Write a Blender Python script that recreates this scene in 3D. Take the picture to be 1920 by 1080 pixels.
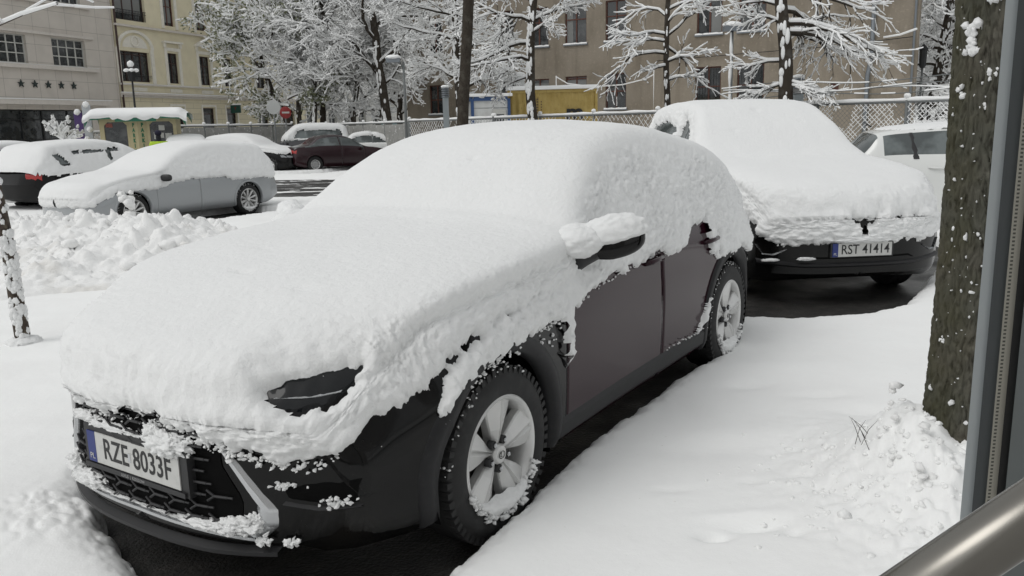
import bpy, math, random
import numpy as np
from mathutils import Matrix, Vector
R = math.radians
for o in list(bpy.data.objects): bpy.data.objects.remove(o)
sc = bpy.context.scene
COL = sc.collection

# ------------------------------------------------------------------ camera
CAM_H = 1.57; FPX = 1560.0; PITCH = .194; ROLL = .022
cam_d = bpy.data.cameras.new("camera"); cam_o = bpy.data.objects.new("camera", cam_d); COL.objects.link(cam_o)
cam_d.sensor_width = 36.0; cam_d.lens = 36.0*FPX/1920.0; cam_d.clip_start = .02; cam_d.clip_end = 2000
cp, sp, cr, sr = math.cos(PITCH), math.sin(PITCH), math.cos(ROLL), math.sin(ROLL)
FWD = np.array([0, cp, -sp]); UP0 = np.array([0, sp, cp]); RT0 = np.array([1., 0, 0])
RT = cr*RT0-sr*UP0; UPV = sr*RT0+cr*UP0
cam_o.matrix_world = Matrix(((RT[0], UPV[0], -FWD[0], 0), (RT[1], UPV[1], -FWD[1], 0), (RT[2], UPV[2], -FWD[2], CAM_H), (0, 0, 0, 1)))
sc.camera = cam_o

# ------------------------------------------------------------------ sky and light (overcast)
SUN_EL = R(50); SUN_AZ = R(-118)      # soft cloud light from the left, a little behind us
w = bpy.data.worlds.new("World"); sc.world = w; w.use_nodes = True
nt = w.node_tree; bg = nt.nodes['Background']
sky = nt.nodes.new('ShaderNodeTexSky'); sky.sky_type = 'NISHITA'; sky.sun_disc = False
sky.sun_elevation = SUN_EL; sky.sun_rotation = SUN_AZ; sky.dust_density = 4.0; sky.air_density = 1.0; sky.ozone_density = 1.0
hs = nt.nodes.new('ShaderNodeHueSaturation'); hs.inputs['Saturation'].default_value = .10; hs.inputs['Value'].default_value = 1.0
mxs = nt.nodes.new('ShaderNodeMixRGB'); mxs.inputs[0].default_value = .6; mxs.inputs[2].default_value = (6.6, 6.75, 6.8, 1)
nt.links.new(sky.outputs[0], hs.inputs['Color']); nt.links.new(hs.outputs[0], mxs.inputs[1]); nt.links.new(mxs.outputs[0], bg.inputs[0])
bg.inputs[1].default_value = .112
sun_d = bpy.data.lights.new("sun", 'SUN'); sun = bpy.data.objects.new("sun", sun_d); COL.objects.link(sun)
sun_d.energy = .5; sun_d.angle = R(30); sun_d.color = (1, .985, .96)
sd = Vector((math.sin(SUN_AZ)*math.cos(SUN_EL), math.cos(SUN_AZ)*math.cos(SUN_EL), math.sin(SUN_EL)))
sun.rotation_euler = sd.to_track_quat('Z', 'Y').to_euler()
sc.view_settings.view_transform = 'Standard'; sc.view_settings.look = 'None'
sc.view_settings.exposure = 0.06; sc.view_settings.gamma = 1; sc.view_settings.use_curve_mapping = False

# ------------------------------------------------------------------ helpers
rs = np.random.RandomState
def ob(name, V, F, mat=None, parent=None, smooth=False, label=None, cat=None, group=None, kind=None, loc=None):
    V = np.asarray(V, np.float32).reshape(-1, 3)
    me = bpy.data.meshes.new(name)
    if isinstance(F, np.ndarray) and F.ndim == 2:
        k = F.shape[1]; n = len(F)
        me.vertices.add(len(V)); me.vertices.foreach_set('co', V.ravel())
        me.loops.add(n*k); me.loops.foreach_set('vertex_index', F.astype(np.int32).ravel())
        me.polygons.add(n); me.polygons.foreach_set('loop_start', np.arange(n, dtype=np.int32)*k)
        me.polygons.foreach_set('loop_total', np.full(n, k, np.int32)); me.update(calc_edges=True)
    else:
        me.from_pydata([tuple(map(float, v)) for v in V], [], [tuple(int(i) for i in f) for f in F]); me.update()
    if smooth: me.polygons.foreach_set('use_smooth', np.ones(len(me.polygons), bool))
    if mat: me.materials.append(mat)
    me.validate()
    o = bpy.data.objects.new(name, me); COL.objects.link(o)
    if parent: o.parent = parent
    if loc is not None: o.location = loc
    return tag(o, label, cat, group, kind)
def tag(o, label=None, cat=None, group=None, kind=None):
    if label: o['label'] = label
    if cat: o['category'] = cat
    if group: o['group'] = group
    if kind: o['kind'] = kind
    return o
def thing(name, label, cat, loc=(0, 0, 0), rz=0, group=None):
    o = bpy.data.objects.new(name, None); COL.objects.link(o); o.location = loc; o.rotation_euler = (0, 0, rz)
    o.empty_display_size = .2
    return tag(o, label, cat, group)
class MB:
    def __init__(s): s.V = []; s.F = []; s.n = 0
    def add(s, V, F):
        V = np.asarray(V, float).reshape(-1, 3); s.V.append(V); n = s.n
        s.F += [tuple(i+n for i in f) for f in F]; s.n += len(V); return s
    def box(s, a, b, rz=0, c=None):
        (x0, y0, z0), (x1, y1, z1) = a, b
        V = np.array([[x, y, z] for z in (z0, z1) for y in (y0, y1) for x in (x0, x1)], float)
        if rz:
            c = np.array(c if c is not None else [(x0+x1)/2, (y0+y1)/2, 0]); q = V-c
            V = np.stack([q[:, 0]*math.cos(rz)-q[:, 1]*math.sin(rz), q[:, 0]*math.sin(rz)+q[:, 1]*math.cos(rz), q[:, 2]], 1)+c
        return s.add(V, [(0, 2, 3, 1), (4, 5, 7, 6), (0, 1, 5, 4), (2, 6, 7, 3), (0, 4, 6, 2), (1, 3, 7, 5)])
    def tube(s, P, r, n=8, cap=True):
        P = np.asarray(P, float); r = np.broadcast_to(np.asarray(r, float), (len(P),))
        T = np.gradient(P, axis=0); T /= np.linalg.norm(T, axis=1)[:, None]+1e-9
        ref = np.array([0, 0, 1.]) if abs(T[0, 2]) < .9 else np.array([1., 0, 0])
        V = []
        for p, t, q in zip(P, T, r):
            a = np.cross(t, ref); a /= np.linalg.norm(a)+1e-9; b = np.cross(t, a)
            ang = np.arange(n)*2*math.pi/n
            V.append(p+q*(np.cos(ang)[:, None]*a+np.sin(ang)[:, None]*b))
        F = [(i*n+j, i*n+(j+1) % n, (i+1)*n+(j+1) % n, (i+1)*n+j) for i in range(len(P)-1) for j in range(n)]
        if cap: F += [tuple(range(n))[::-1], tuple((len(P)-1)*n+j for j in range(n))]
        return s.add(np.concatenate(V), F)
    def lathe(s, prof, n=32, axis='z', c=(0, 0, 0)):
        """prof: (radius, height) pairs"""
        V = []
        for r_, h in prof:
            a = np.arange(n)*2*math.pi/n; x, y = r_*np.cos(a), r_*np.sin(a); hh = np.full(n, h)
            V.append(np.stack([x, y, hh] if axis == 'z' else ([x, hh, y] if axis == 'y' else [hh, x, y]), 1))
        F = [(i*n+j, i*n+(j+1) % n, (i+1)*n+(j+1) % n, (i+1)*n+j) for i in range(len(prof)-1) for j in range(n)]
        return s.add(np.concatenate(V)+np.array(c), F)
    def prism(s, poly, d0, d1, fr=lambda a, b, d: (a, d, b)):
        """extrude a 2-D outline between depths d0 and d1"""
        n = len(poly); V = [fr(a, b, d0) for a, b in poly]+[fr(a, b, d1) for a, b in poly]
        F = [tuple(range(n)), tuple(range(n, 2*n))[::-1]]+[(i, i+n, (i+1) % n+n, (i+1) % n) for i in range(n)]
        return s.add(V, F)
    def grid(s, G):
        G = np.asarray(G); a, b = G.shape[:2]; i = np.arange(a*b).reshape(a, b)
        return s.add(G.reshape(-1, 3), np.stack([i[:-1, :-1], i[1:, :-1], i[1:, 1:], i[:-1, 1:]], -1).reshape(-1, 4).tolist())
    def build(s, name, mat=None, parent=None, smooth=False, **k):
        return ob(name, np.concatenate(s.V), s.F, mat, parent, smooth, **k)
def auto_smooth(o, ang=35):
    me = o.data; me.polygons.foreach_set('use_smooth', np.ones(len(me.polygons), bool))
    try: me.set_sharp_from_angle(angle=R(ang))
    except Exception: pass
    return o
# vectorised noise
_pr = rs(7); _perm = _pr.permutation(256); _perm = np.concatenate([_perm]*3); _gr = _pr.randn(256, 3); _gr /= np.linalg.norm(_gr, axis=1)[:, None]
def perlin(P):
    P = np.asarray(P, float); I = np.floor(P).astype(int); f = P-I; I &= 255; u = f*f*f*(f*(f*6-15)+10); out = 0
    for dx in (0, 1):
        for dy in (0, 1):
            for dz in (0, 1):
                h = _perm[_perm[_perm[(I[..., 0]+dx) & 255]+((I[..., 1]+dy) & 255)]+((I[..., 2]+dz) & 255)]
                g = _gr[h]; d = g[..., 0]*(f[..., 0]-dx)+g[..., 1]*(f[..., 1]-dy)+g[..., 2]*(f[..., 2]-dz)
                wx = u[..., 0] if dx else 1-u[..., 0]; wy = u[..., 1] if dy else 1-u[..., 1]; wz = u[..., 2] if dz else 1-u[..., 2]
                out = out+wx*wy*wz*d
    return out*1.5
def fbm(P, o=3, g=.5):
    a, s, t = 1, 0, 0
    for i in range(o): s = s+a*perlin(P*2**i+i*17.3); t += a; a *= g
    return s/t
def billow(P, o=2):      # rounded clumps: 0 in the cracks, 1 on the tops
    a, s, t = 1, 0, 0
    for i in range(o): s = s+a*np.minimum(1, np.abs(perlin(P*2**i+i*9.1))*2.6); t += a; a *= .5
    return s/t
def facets(x, y, seed=0):   # broken angular lumps: each cell is a tilted slab with a rounded rim
    P = np.stack([x, y], -1); I = np.floor(P).astype(int); b1 = np.full(x.shape, 9.); b2 = b1.copy(); val = np.zeros(x.shape); rr = rs(seed+50).rand(256, 5)
    for dx in (-1, 0, 1):
        for dy in (-1, 0, 1):
            C = I+np.array([dx, dy]); h = rr[_perm[_perm[C[..., 0] & 255]+(C[..., 1] & 255)]]; D = P-(C+h[..., :2]); d = np.sqrt((D**2).sum(-1)); v = (h[..., 2]-.5)*.9+D[..., 0]*(h[..., 3]-.5)*2.2+D[..., 1]*(h[..., 4]-.5)*2.2
            m = d < b1; b2 = np.where(m, b1, np.minimum(b2, d)); val = np.where(m, v, val); b1 = np.where(m, d, b1)
    e = np.clip((b2-b1)*2.6, 0, 1); return val*e+.45*np.sqrt(e)
def worley(P, seed=0):   # distance to the nearest feature point
    I = np.floor(P).astype(int); best = np.full(P.shape[:-1], 9.); rr = rs(seed+3).rand(256, 3)
    for dx in (-1, 0, 1):
        for dy in (-1, 0, 1):
            for dz in (-1, 0, 1):
                C = I+np.array([dx, dy, dz]); h = _perm[_perm[_perm[C[..., 0] & 255]+(C[..., 1] & 255)]+(C[..., 2] & 255)]
                best = np.minimum(best, ((C+rr[h]-P)**2).sum(-1))
    return np.sqrt(best)

# ------------------------------------------------------------------ materials
def mat(name, col, rough=.6, metal=0, spec=.5, noise=None, bump=None, coat=0, trans=0, extra=None):
    """noise: (scale, colour2, contrast lo, hi[, stretch xyz]); bump: (scale, strength, distance[, stretch])"""
    m = bpy.data.materials.new(name); m.use_nodes = True; n = m.node_tree; b = n.nodes['Principled BSDF']; L = n.links.new
    b.inputs['Base Color'].default_value = (*col, 1); b.inputs['Roughness'].default_value = rough; b.inputs['Metallic'].default_value = metal
    b.inputs['Specular IOR Level'].default_value = spec
    if coat: b.inputs['Coat Weight'].default_value = coat; b.inputs['Coat Roughness'].default_value = .06
    if trans: b.inputs['Transmission Weight'].default_value = trans
    tc = n.nodes.new('ShaderNodeTexCoord')
    def tex(scale, st, det=5):
        mp = n.nodes.new('ShaderNodeMapping'); mp.inputs['Scale'].default_value = st; L(tc.outputs['Object'], mp.inputs[0])
        t = n.nodes.new('ShaderNodeTexNoise'); t.inputs['Scale'].default_value = scale; t.inputs['Detail'].default_value = det; L(mp.outputs[0], t.inputs['Vector']); return t
    src = None
    for ns in (noise if isinstance(noise, list) else [noise] if noise else []):
        t = tex(ns[0], ns[4] if len(ns) > 4 else (1, 1, 1)); r = n.nodes.new('ShaderNodeMapRange'); r.inputs[1].default_value = ns[2]; r.inputs[2].default_value = ns[3]
        L(t.outputs[0], r.inputs[0]); x = n.nodes.new('ShaderNodeMixRGB'); L(r.outputs[0], x.inputs[0])
        if src: L(src, x.inputs[1])
        else: x.inputs[1].default_value = (*col, 1)
        x.inputs[2].default_value = (*ns[1], 1); src = x.outputs[0]
    if src: L(src, b.inputs['Base Color'])
    nrm = None
    for bp in (bump if isinstance(bump, list) else [bump] if bump else []):
        t = tex(bp[0], bp[3] if len(bp) > 3 else (1, 1, 1), 6); q = n.nodes.new('ShaderNodeBump'); q.inputs['Strength'].default_value = bp[1]; q.inputs['Distance'].default_value = bp[2]
        L(t.outputs[0], q.inputs['Height'])
        if nrm: L(nrm, q.inputs['Normal'])
        nrm = q.outputs[0]
    if nrm: L(nrm, b.inputs['Normal'])
    if extra: extra(n, b, L, tc)
    return m
def lin(r, g, b):    # sRGB 0-255 to linear
    f = lambda c: (c/255/12.92 if c/255 < .04045 else ((c/255+.055)/1.055)**2.4)
    return (f(r), f(g), f(b))
M = {}
M['snow'] = mat('snow', (.79, .795, .79), .8, spec=.2, bump=[(38, .6, .010), (150, .5, .003)])
M['snow_ground'] = mat('snow_ground', (.91, .915, .905), .8, spec=.2, noise=[(1.3, (.87, .87, .86), .45, .75), (60, (.78, .77, .75), .68, .8)], bump=[(25, .25, .01), (140, .3, .003)])
M['snow_pile'] = mat('snow_pile', (.85, .85, .84), .85, spec=.2, noise=[(2.2, (.66, .64, .60), .58, .8)], bump=[(22, .5, .02), (90, .4, .006)])
M['snow_far'] = mat('snow_far', (.86, .865, .86), .85, spec=.1)
def wet(n, b, L, tc):
    t = n.nodes.new('ShaderNodeTexNoise'); t.inputs['Scale'].default_value = 1.1; t.inputs['Detail'].default_value = 6
    L(tc.outputs['Object'], t.inputs['Vector']); r = n.nodes.new('ShaderNodeMapRange'); r.inputs[1].default_value = .42; r.inputs[2].default_value = .62
    r.inputs[3].default_value = .30; r.inputs[4].default_value = .75; L(t.outputs[0], r.inputs[0]); L(r.outputs[0], b.inputs['Roughness'])
M['asphalt'] = mat('asphalt', (.030, .029, .027), .7, spec=.35, noise=[(9, (.05, .046, .042), .45, .7), (60, (.012, .012, .012), .5, .8)], bump=[(70, .7, .012)], extra=wet)
M['black_paint'] = mat('black_paint', (.003, .003, .003), .10, spec=.26, noise=[(5, (.010, .009, .008), .5, .8), (90, (.02, .02, .019), .66, .8)])
M['plum_reflection'] = mat('plum_reflection', (.020, .0045, .009), .10, spec=.30)  # window-pane reflection put into the door colour of the black car
M['black_plastic'] = mat('black_plastic', (.018, .018, .019), .5, bump=[(300, .1, .001)])
M['arch_plastic'] = mat('arch_plastic', (.013, .013, .014), .5, spec=.3, noise=[(40, (.020, .020, .021), .5, .8)])
M['dark'] = mat('dark', (.004, .004, .004), .9, spec=.1)
M['rubber'] = mat('rubber', (.012, .012, .012), .75, noise=[(14, (.03, .03, .03), .5, .8)], bump=[(60, .3, .003)])
M['alloy'] = mat('alloy', (.66, .66, .65), .40, metal=.45, noise=[(5, (.56, .56, .55), .4, .75)])
M['silver'] = mat('silver', (.55, .56, .57), .25, metal=.9)
M['steel'] = mat('steel', (.22, .21, .19), .24, metal=1.0, bump=[(30, .05, .001, (1, 60, 60))])
M['glass_dark'] = mat('glass_dark', (.006, .007, .008), .05, spec=.35)
M['glass_car'] = mat('glass_car', (.055, .066, .066), .05, spec=.8, noise=[(2.2, (.13, .15, .15), .5, .62)])
M['plate_white'] = mat('plate_white', (.55, .55, .53), .45, noise=[(30, (.45, .45, .43), .5, .8)])
M['plate_blue'] = mat('plate_blue', (.015, .03, .17), .45)
M['letter'] = mat('letter', (.01, .01, .01), .5)
M['letter_grey'] = mat('letter_grey', (.35, .35, .35), .5)
def pchip(xs, ys, x):
    """monotone cubic interpolation, xs ascending"""
    xs=np.asarray(xs,float); ys=np.asarray(ys,float); x=np.asarray(x,float)
    h=np.diff(xs); d=np.diff(ys)/h; m=np.zeros(len(xs))
    for i in range(1,len(xs)-1):
        if d[i-1]*d[i]>0:
            w1=2*h[i]+h[i-1]; w2=h[i]+2*h[i-1]
            m[i]=(w1+w2)/(w1/d[i-1]+w2/d[i])
    m[0]=d[0]; m[-1]=d[-1]
    i=np.clip(np.searchsorted(xs,x)-1,0,len(xs)-2)
    t=np.clip((x-xs[i])/h[i],0,1)
    return ((2*t**3-3*t*t+1)*ys[i]+(t**3-2*t*t+t)*h[i]*m[i]+(-2*t**3+3*t*t)*ys[i+1]+(t**3-t*t)*h[i]*m[i+1])
def sstep(a,b,x):
    t=np.clip((x-a)/(b-a),0,1); return t*t*(3-2*t)
HERO=dict(front=.92, rear=-3.575, wb=2.64, cap=.9,
 ztop=[(-3.575,.70),(-3.55,.88),(-3.48,.96),(-3.38,1.03),(-3.2,1.16),(-3.08,1.245),(-2.8,1.355),(-2.3,1.465),(-1.8,1.515),(-1.45,1.495),(-1.2,1.435),(-.9,1.285),(-.60,1.105),(-.52,1.078),(-.4,1.06),(0,1.015),(.4,.945),(.65,.865),(.8,.80),(.87,.75),(.92,.66)],
 zbelt=[(-3.575,.66),(-3.5,.82),(-3.3,.94),(-2.8,1.0),(-2,.98),(-.5,.95),(0,.92),(.4,.86),(.65,.78),(.8,.715),(.92,.61)],
 ybelt=[(-3.575,.68),(-3.4,.75),(-3,.81),(-2.6,.84),(-.5,.86),(0,.85),(.4,.81),(.7,.775),(.92,.72)],
 ymax=[(-3.575,.78),(-3.3,.855),(-2.6,.91),(-2.1,.9),(-1.3,.89),(-.6,.9),(0,.92),(.4,.915),(.7,.872),(.92,.80)],
 zlow=[(-3.575,.32),(-3.4,.24),(-3,.2),(.6,.19),(.85,.2),(.92,.25)],
 tumble=.44, wf=.36, wr=.25, hl=(.30,.92), arch=.395, tyre=.345, rim=.231, yw=.905)
VN=8
def car_surf(S,u,v):
    """u: length coordinate (beyond front/rear = end caps), v in [-8,8] around the section"""
    u=np.asarray(u,float); v=np.asarray(v,float); side=np.where(v<0,-1.,1.); a=np.abs(v)
    x=np.clip(u,S['rear'],S['front'])
    s=np.clip(1-np.maximum(u-S['front'],S['rear']-u)/S['cap'],0,1)
    g=lambda k: pchip([p[0] for p in S[k]],[p[1] for p in S[k]],x)
    zt,zb,yb,ym,zl=g('ztop'),g('zbelt'),g('ybelt'),g('ymax'),g('zlow')
    h=zt-zb; gh=np.maximum(h-.13,0)
    ye=yb-.045-S['tumble']*gh
    k=sstep(.0,.25,gh)
    P=np.stack([np.stack([0*x,zl+.03],-1),np.stack([.82*ym,zl],-1),np.stack([.975*ym,zl+.05],-1),
      np.stack([ym,zl+.45*(zb-zl)],-1),np.stack([ym*.995,zl+.74*(zb-zl)],-1),np.stack([yb,zb],-1),
      np.stack([ye,zb+h*(.62+.2*k+S.get('sq',0)*k*.05)],-1),np.stack([(.66+S.get('sq',0)*.12)*ye,zb+h*(.93+.03*k+S.get('sq',0)*.02)],-1),np.stack([0*x,zt],-1)],-2)
    i=np.clip(a.astype(int),0,VN-1); t=(a-i)[...,None]
    def pt(j):
        jj=np.where(j<0,-j,np.where(j>VN,2*VN-j,j))
        q=np.take_along_axis(P,jj[...,None,None].repeat(2,-1),-2)[...,0,:].copy()
        q[...,0]*=np.where((j<0)|(j>VN),-1,1); return q
    p0,p1,p2,p3=pt(i-1),pt(i),pt(i+1),pt(i+2)
    T=.42
    m1=(p2-p0)*T; m2=(p3-p1)*T
    q=(2*t**3-3*t*t+1)*p1+(t**3-2*t*t+t)*m1+(-2*t**3+3*t*t)*p2+(t**3-t*t)*m2
    y=np.abs(q[...,0])*s; z=q[...,1]
    W=1.0
    xx=x-S['wf']*np.clip(y/.9,0,1.1)**2.7*sstep(S['front']-.75,S['front'],x)+S['wr']*np.clip(y/.9,0,1.1)**2.7*sstep(S['rear']+.75,S['rear'],x)
    return np.stack([xx,y*side,z],-1)
# ------------------------------------------------------------------ car builder
def car_body(S, root, mats, du=.03, snow=None, gaps=(), glass=None, doors=(), vn=(1, 3, 6, 5, 5, 7, 4, 5)):
    """grid-lofted body, split into body, doors and windows; wheel arches cut out"""
    us = list(np.arange(S['rear'], S['front']+1e-6, du)); k = int(S['cap']/.06)
    lo = [S['rear']-S['cap']*(i/k) for i in range(k, 0, -1)]; hi = [S['front']+S['cap']*(i/k) for i in range(1, k+1)]
    us = [u for u in us if all(abs(u-g) > .014 for g in gaps)]
    for g in gaps: us += [g-.0032, g, g+.0032]
    u = np.array(lo+sorted(us)+hi)
    vh = np.concatenate([np.linspace(i, i+1, n, endpoint=False) for i, n in enumerate(vn)]+[[8.]]); v = np.concatenate([-vh[::-1], vh[1:]])
    U, V = np.meshgrid(u, v, indexing='ij'); G = car_surf(S, U, V)
    for g in gaps:
        i = int(np.argmin(abs(u-g))); m = (abs(v) > 1.2) & (abs(v) < 5.95)
        G[i, m, 1] -= np.sign(v[m])*.010
    idx = np.arange(G.shape[0]*G.shape[1]).reshape(G.shape[:2])
    F = np.stack([idx[:-1, :-1], idx[:-1, 1:], idx[1:, 1:], idx[1:, :-1]], -1).reshape(-1, 4)
    uc = ((U[:-1, :-1]+U[1:, 1:])/2).ravel(); vc = ((V[:-1, :-1]+V[1:, 1:])/2).ravel()
    P = G.reshape(-1, 3).copy(); Pc = P[F].mean(1)
    keep = np.ones(len(F), bool)
    for wx in (0, -S['wb']):
        d = np.hypot(Pc[:, 0]-wx, Pc[:, 2]-S['tyre']); hole = (d < S['arch']) & (abs(Pc[:, 1]) > .5) & (abs(vc) < 6); keep &= ~hole
        dv = np.hypot(P[:, 0]-wx, P[:, 2]-S['tyre']); sn = (abs(dv-S['arch']) < .03) & (abs(P[:, 1]) > .6)
        f = S['arch']/np.maximum(dv, 1e-6); P[sn, 0] = wx+(P[sn, 0]-wx)*f[sn]; P[sn, 2] = S['tyre']+(P[sn, 2]-S['tyre'])*f[sn]
    cls = np.zeros(len(F), int); av = abs(vc)
    if glass:
        g0, g1, w0, w1, r0, r1 = glass      # side glass rear, front; windscreen top, bottom; rear screen bottom, top
        cls[(av > 5.12) & (av < 5.93) & (uc > g0) & (uc < g1)] = 1
        cls[(av > 6.15) & (uc > w0) & (uc < w1)] = 2
        cls[(av > 6.15) & (uc > r0) & (uc < r1)] = 3
    for k, (d0, d1) in enumerate(doors):
        for sgn in (1, -1): cls[(cls == 0) & (av > 1.6) & (av < 5.12) & (np.sign(vc) == sgn) & (uc > d0) & (uc < d1)] = 10+2*k+(sgn < 0)
    def emit(name, sel, m, **kw):
        f = F[sel & keep]
        if not len(f): return
        q, inv = np.unique(f, return_inverse=True); return ob(name, P[q], inv.reshape(f.shape), m, root, True, **kw)
    emit('body', cls == 0, mats['paint']); emit('side_window', (cls == 1) & (vc > 0), mats['glass']); emit('side_window', (cls == 1) & (vc < 0), mats['glass'])
    emit('windscreen', cls == 2, mats['glass']); emit('rear_window', cls == 3, mats['glass'])
    for k in range(len(doors)):
        for s in (0, 1): emit('door', cls == 10+2*k+s, mats.get('door', mats['paint']))
    # dark wheel wells and arch mouldings, one of each per wheel
    cw = S.get('clad', .065)
    for wx in (0, -S['wb']):
        for sgn in (1, -1):
            g = MB(); a = np.linspace(-.35, math.pi+.35, 24); r = S['arch']+.004
            gr = np.array([[(wx+r*math.cos(t), sgn*y, S['tyre']+r*math.sin(t)) for y in (S['yw']-.015, .45)] for t in a]); V0 = gr.reshape(-1, 3); nn = len(a)
            g.add(np.concatenate([V0, [(wx, sgn*.45, S['tyre'])]]), [(2*i, 2*i+1, 2*i+3, 2*i+2) for i in range(nn-1)]+[(2*nn, 2*i+1, 2*i+3) for i in range(nn-1)]); g.build('wheel_well', M['dark'], root)
            m = MB(); a = np.linspace(-.30, math.pi+.30, 40); rr = [S['arch']-.015, S['arch']-.006, S['arch']+.03, S['arch']+cw-.008, S['arch']+cw]; oo = [-.045, .008, .016, .014, -.004]; L = []
            for t in a:
                row = []
                for r, o in zip(rr, oo):
                    x, z = wx+r*math.cos(t), S['tyre']+r*math.sin(t); row.append((x, sgn*(side_y(S, x, z)+o), z))
                L.append(row)
            m.grid(L); m.build('wheel_arch_trim', mats['clad'], root, True)
    return P
def side_y(S, x, z, _c={}):
    key = id(S)
    if key not in _c:
        U, V = np.meshgrid(np.arange(S['rear'], S['front']+.001, .02), np.linspace(1.6, 6.4, 140), indexing='ij'); _c[key] = car_surf(S, U, V).reshape(-1, 3)
    G = _c[key]; d = (G[:, 0]-x)**2+(G[:, 2]-z)**2; return float(G[d.argmin(), 1])
def front_x(S, y, z, _c={}):
    key = id(S)
    if key not in _c:
        U, V = np.meshgrid(np.arange(S['front']-.3, S['front']+S['cap']+.001, .01), np.linspace(1.0, 7.6, 200), indexing='ij'); _c[key] = car_surf(S, U, V).reshape(-1, 3)
    G = _c[key]; d = (G[:, 1]-abs(y))**2+(G[:, 2]-z)**2; k = np.argsort(d)[:4]; return float(G[k, 0].mean())
def rear_x(S, y, z, _c={}):
    key = id(S)
    if key not in _c:
        U, V = np.meshgrid(np.arange(S['rear']-S['cap'], S['rear']+.3, .01), np.linspace(1.0, 7.6, 200), indexing='ij'); _c[key] = car_surf(S, U, V).reshape(-1, 3)
    G = _c[key]; d = (G[:, 1]-abs(y))**2+(G[:, 2]-z)**2; k = np.argsort(d)[:4]; return float(G[k, 0].mean())
def seg_dist(x, y, pts):
    """signed distance to a polyline in a plane (positive on the left side of travel)"""
    best = np.full(np.shape(x), 9.); sg = np.ones(np.shape(x))
    for (x0, y0), (x1, y1) in zip(pts[:-1], pts[1:]):
        dx, dy = x1-x0, y1-y0; L = dx*dx+dy*dy; t = np.clip(((x-x0)*dx+(y-y0)*dy)/L, 0, 1)
        d = np.hypot(x-x0-t*dx, y-y0-t*dy); c = dx*(y-y0)-dy*(x-x0); m = d < best; best = np.where(m, d, best); sg = np.where(m, np.sign(c), sg)
    return best*sg
def poly_in(x, y, poly):
    x, y = np.asarray(x), np.asarray(y); c = np.zeros(x.shape, bool); n = len(poly)
    for i in range(n):
        x0, y0 = poly[i]; x1, y1 = poly[(i+1) % n]
        k = ((y0 > y) != (y1 > y)); c ^= k & (x < (x1-x0)*(y-y0)/((y1-y0) if y1 != y0 else 1e-9)+x0)
    return c
def poly_sd(x, y, poly):
    d = np.abs(seg_dist(x, y, list(poly)+[poly[0]])); return np.where(poly_in(x, y, poly), d, -d)
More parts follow.
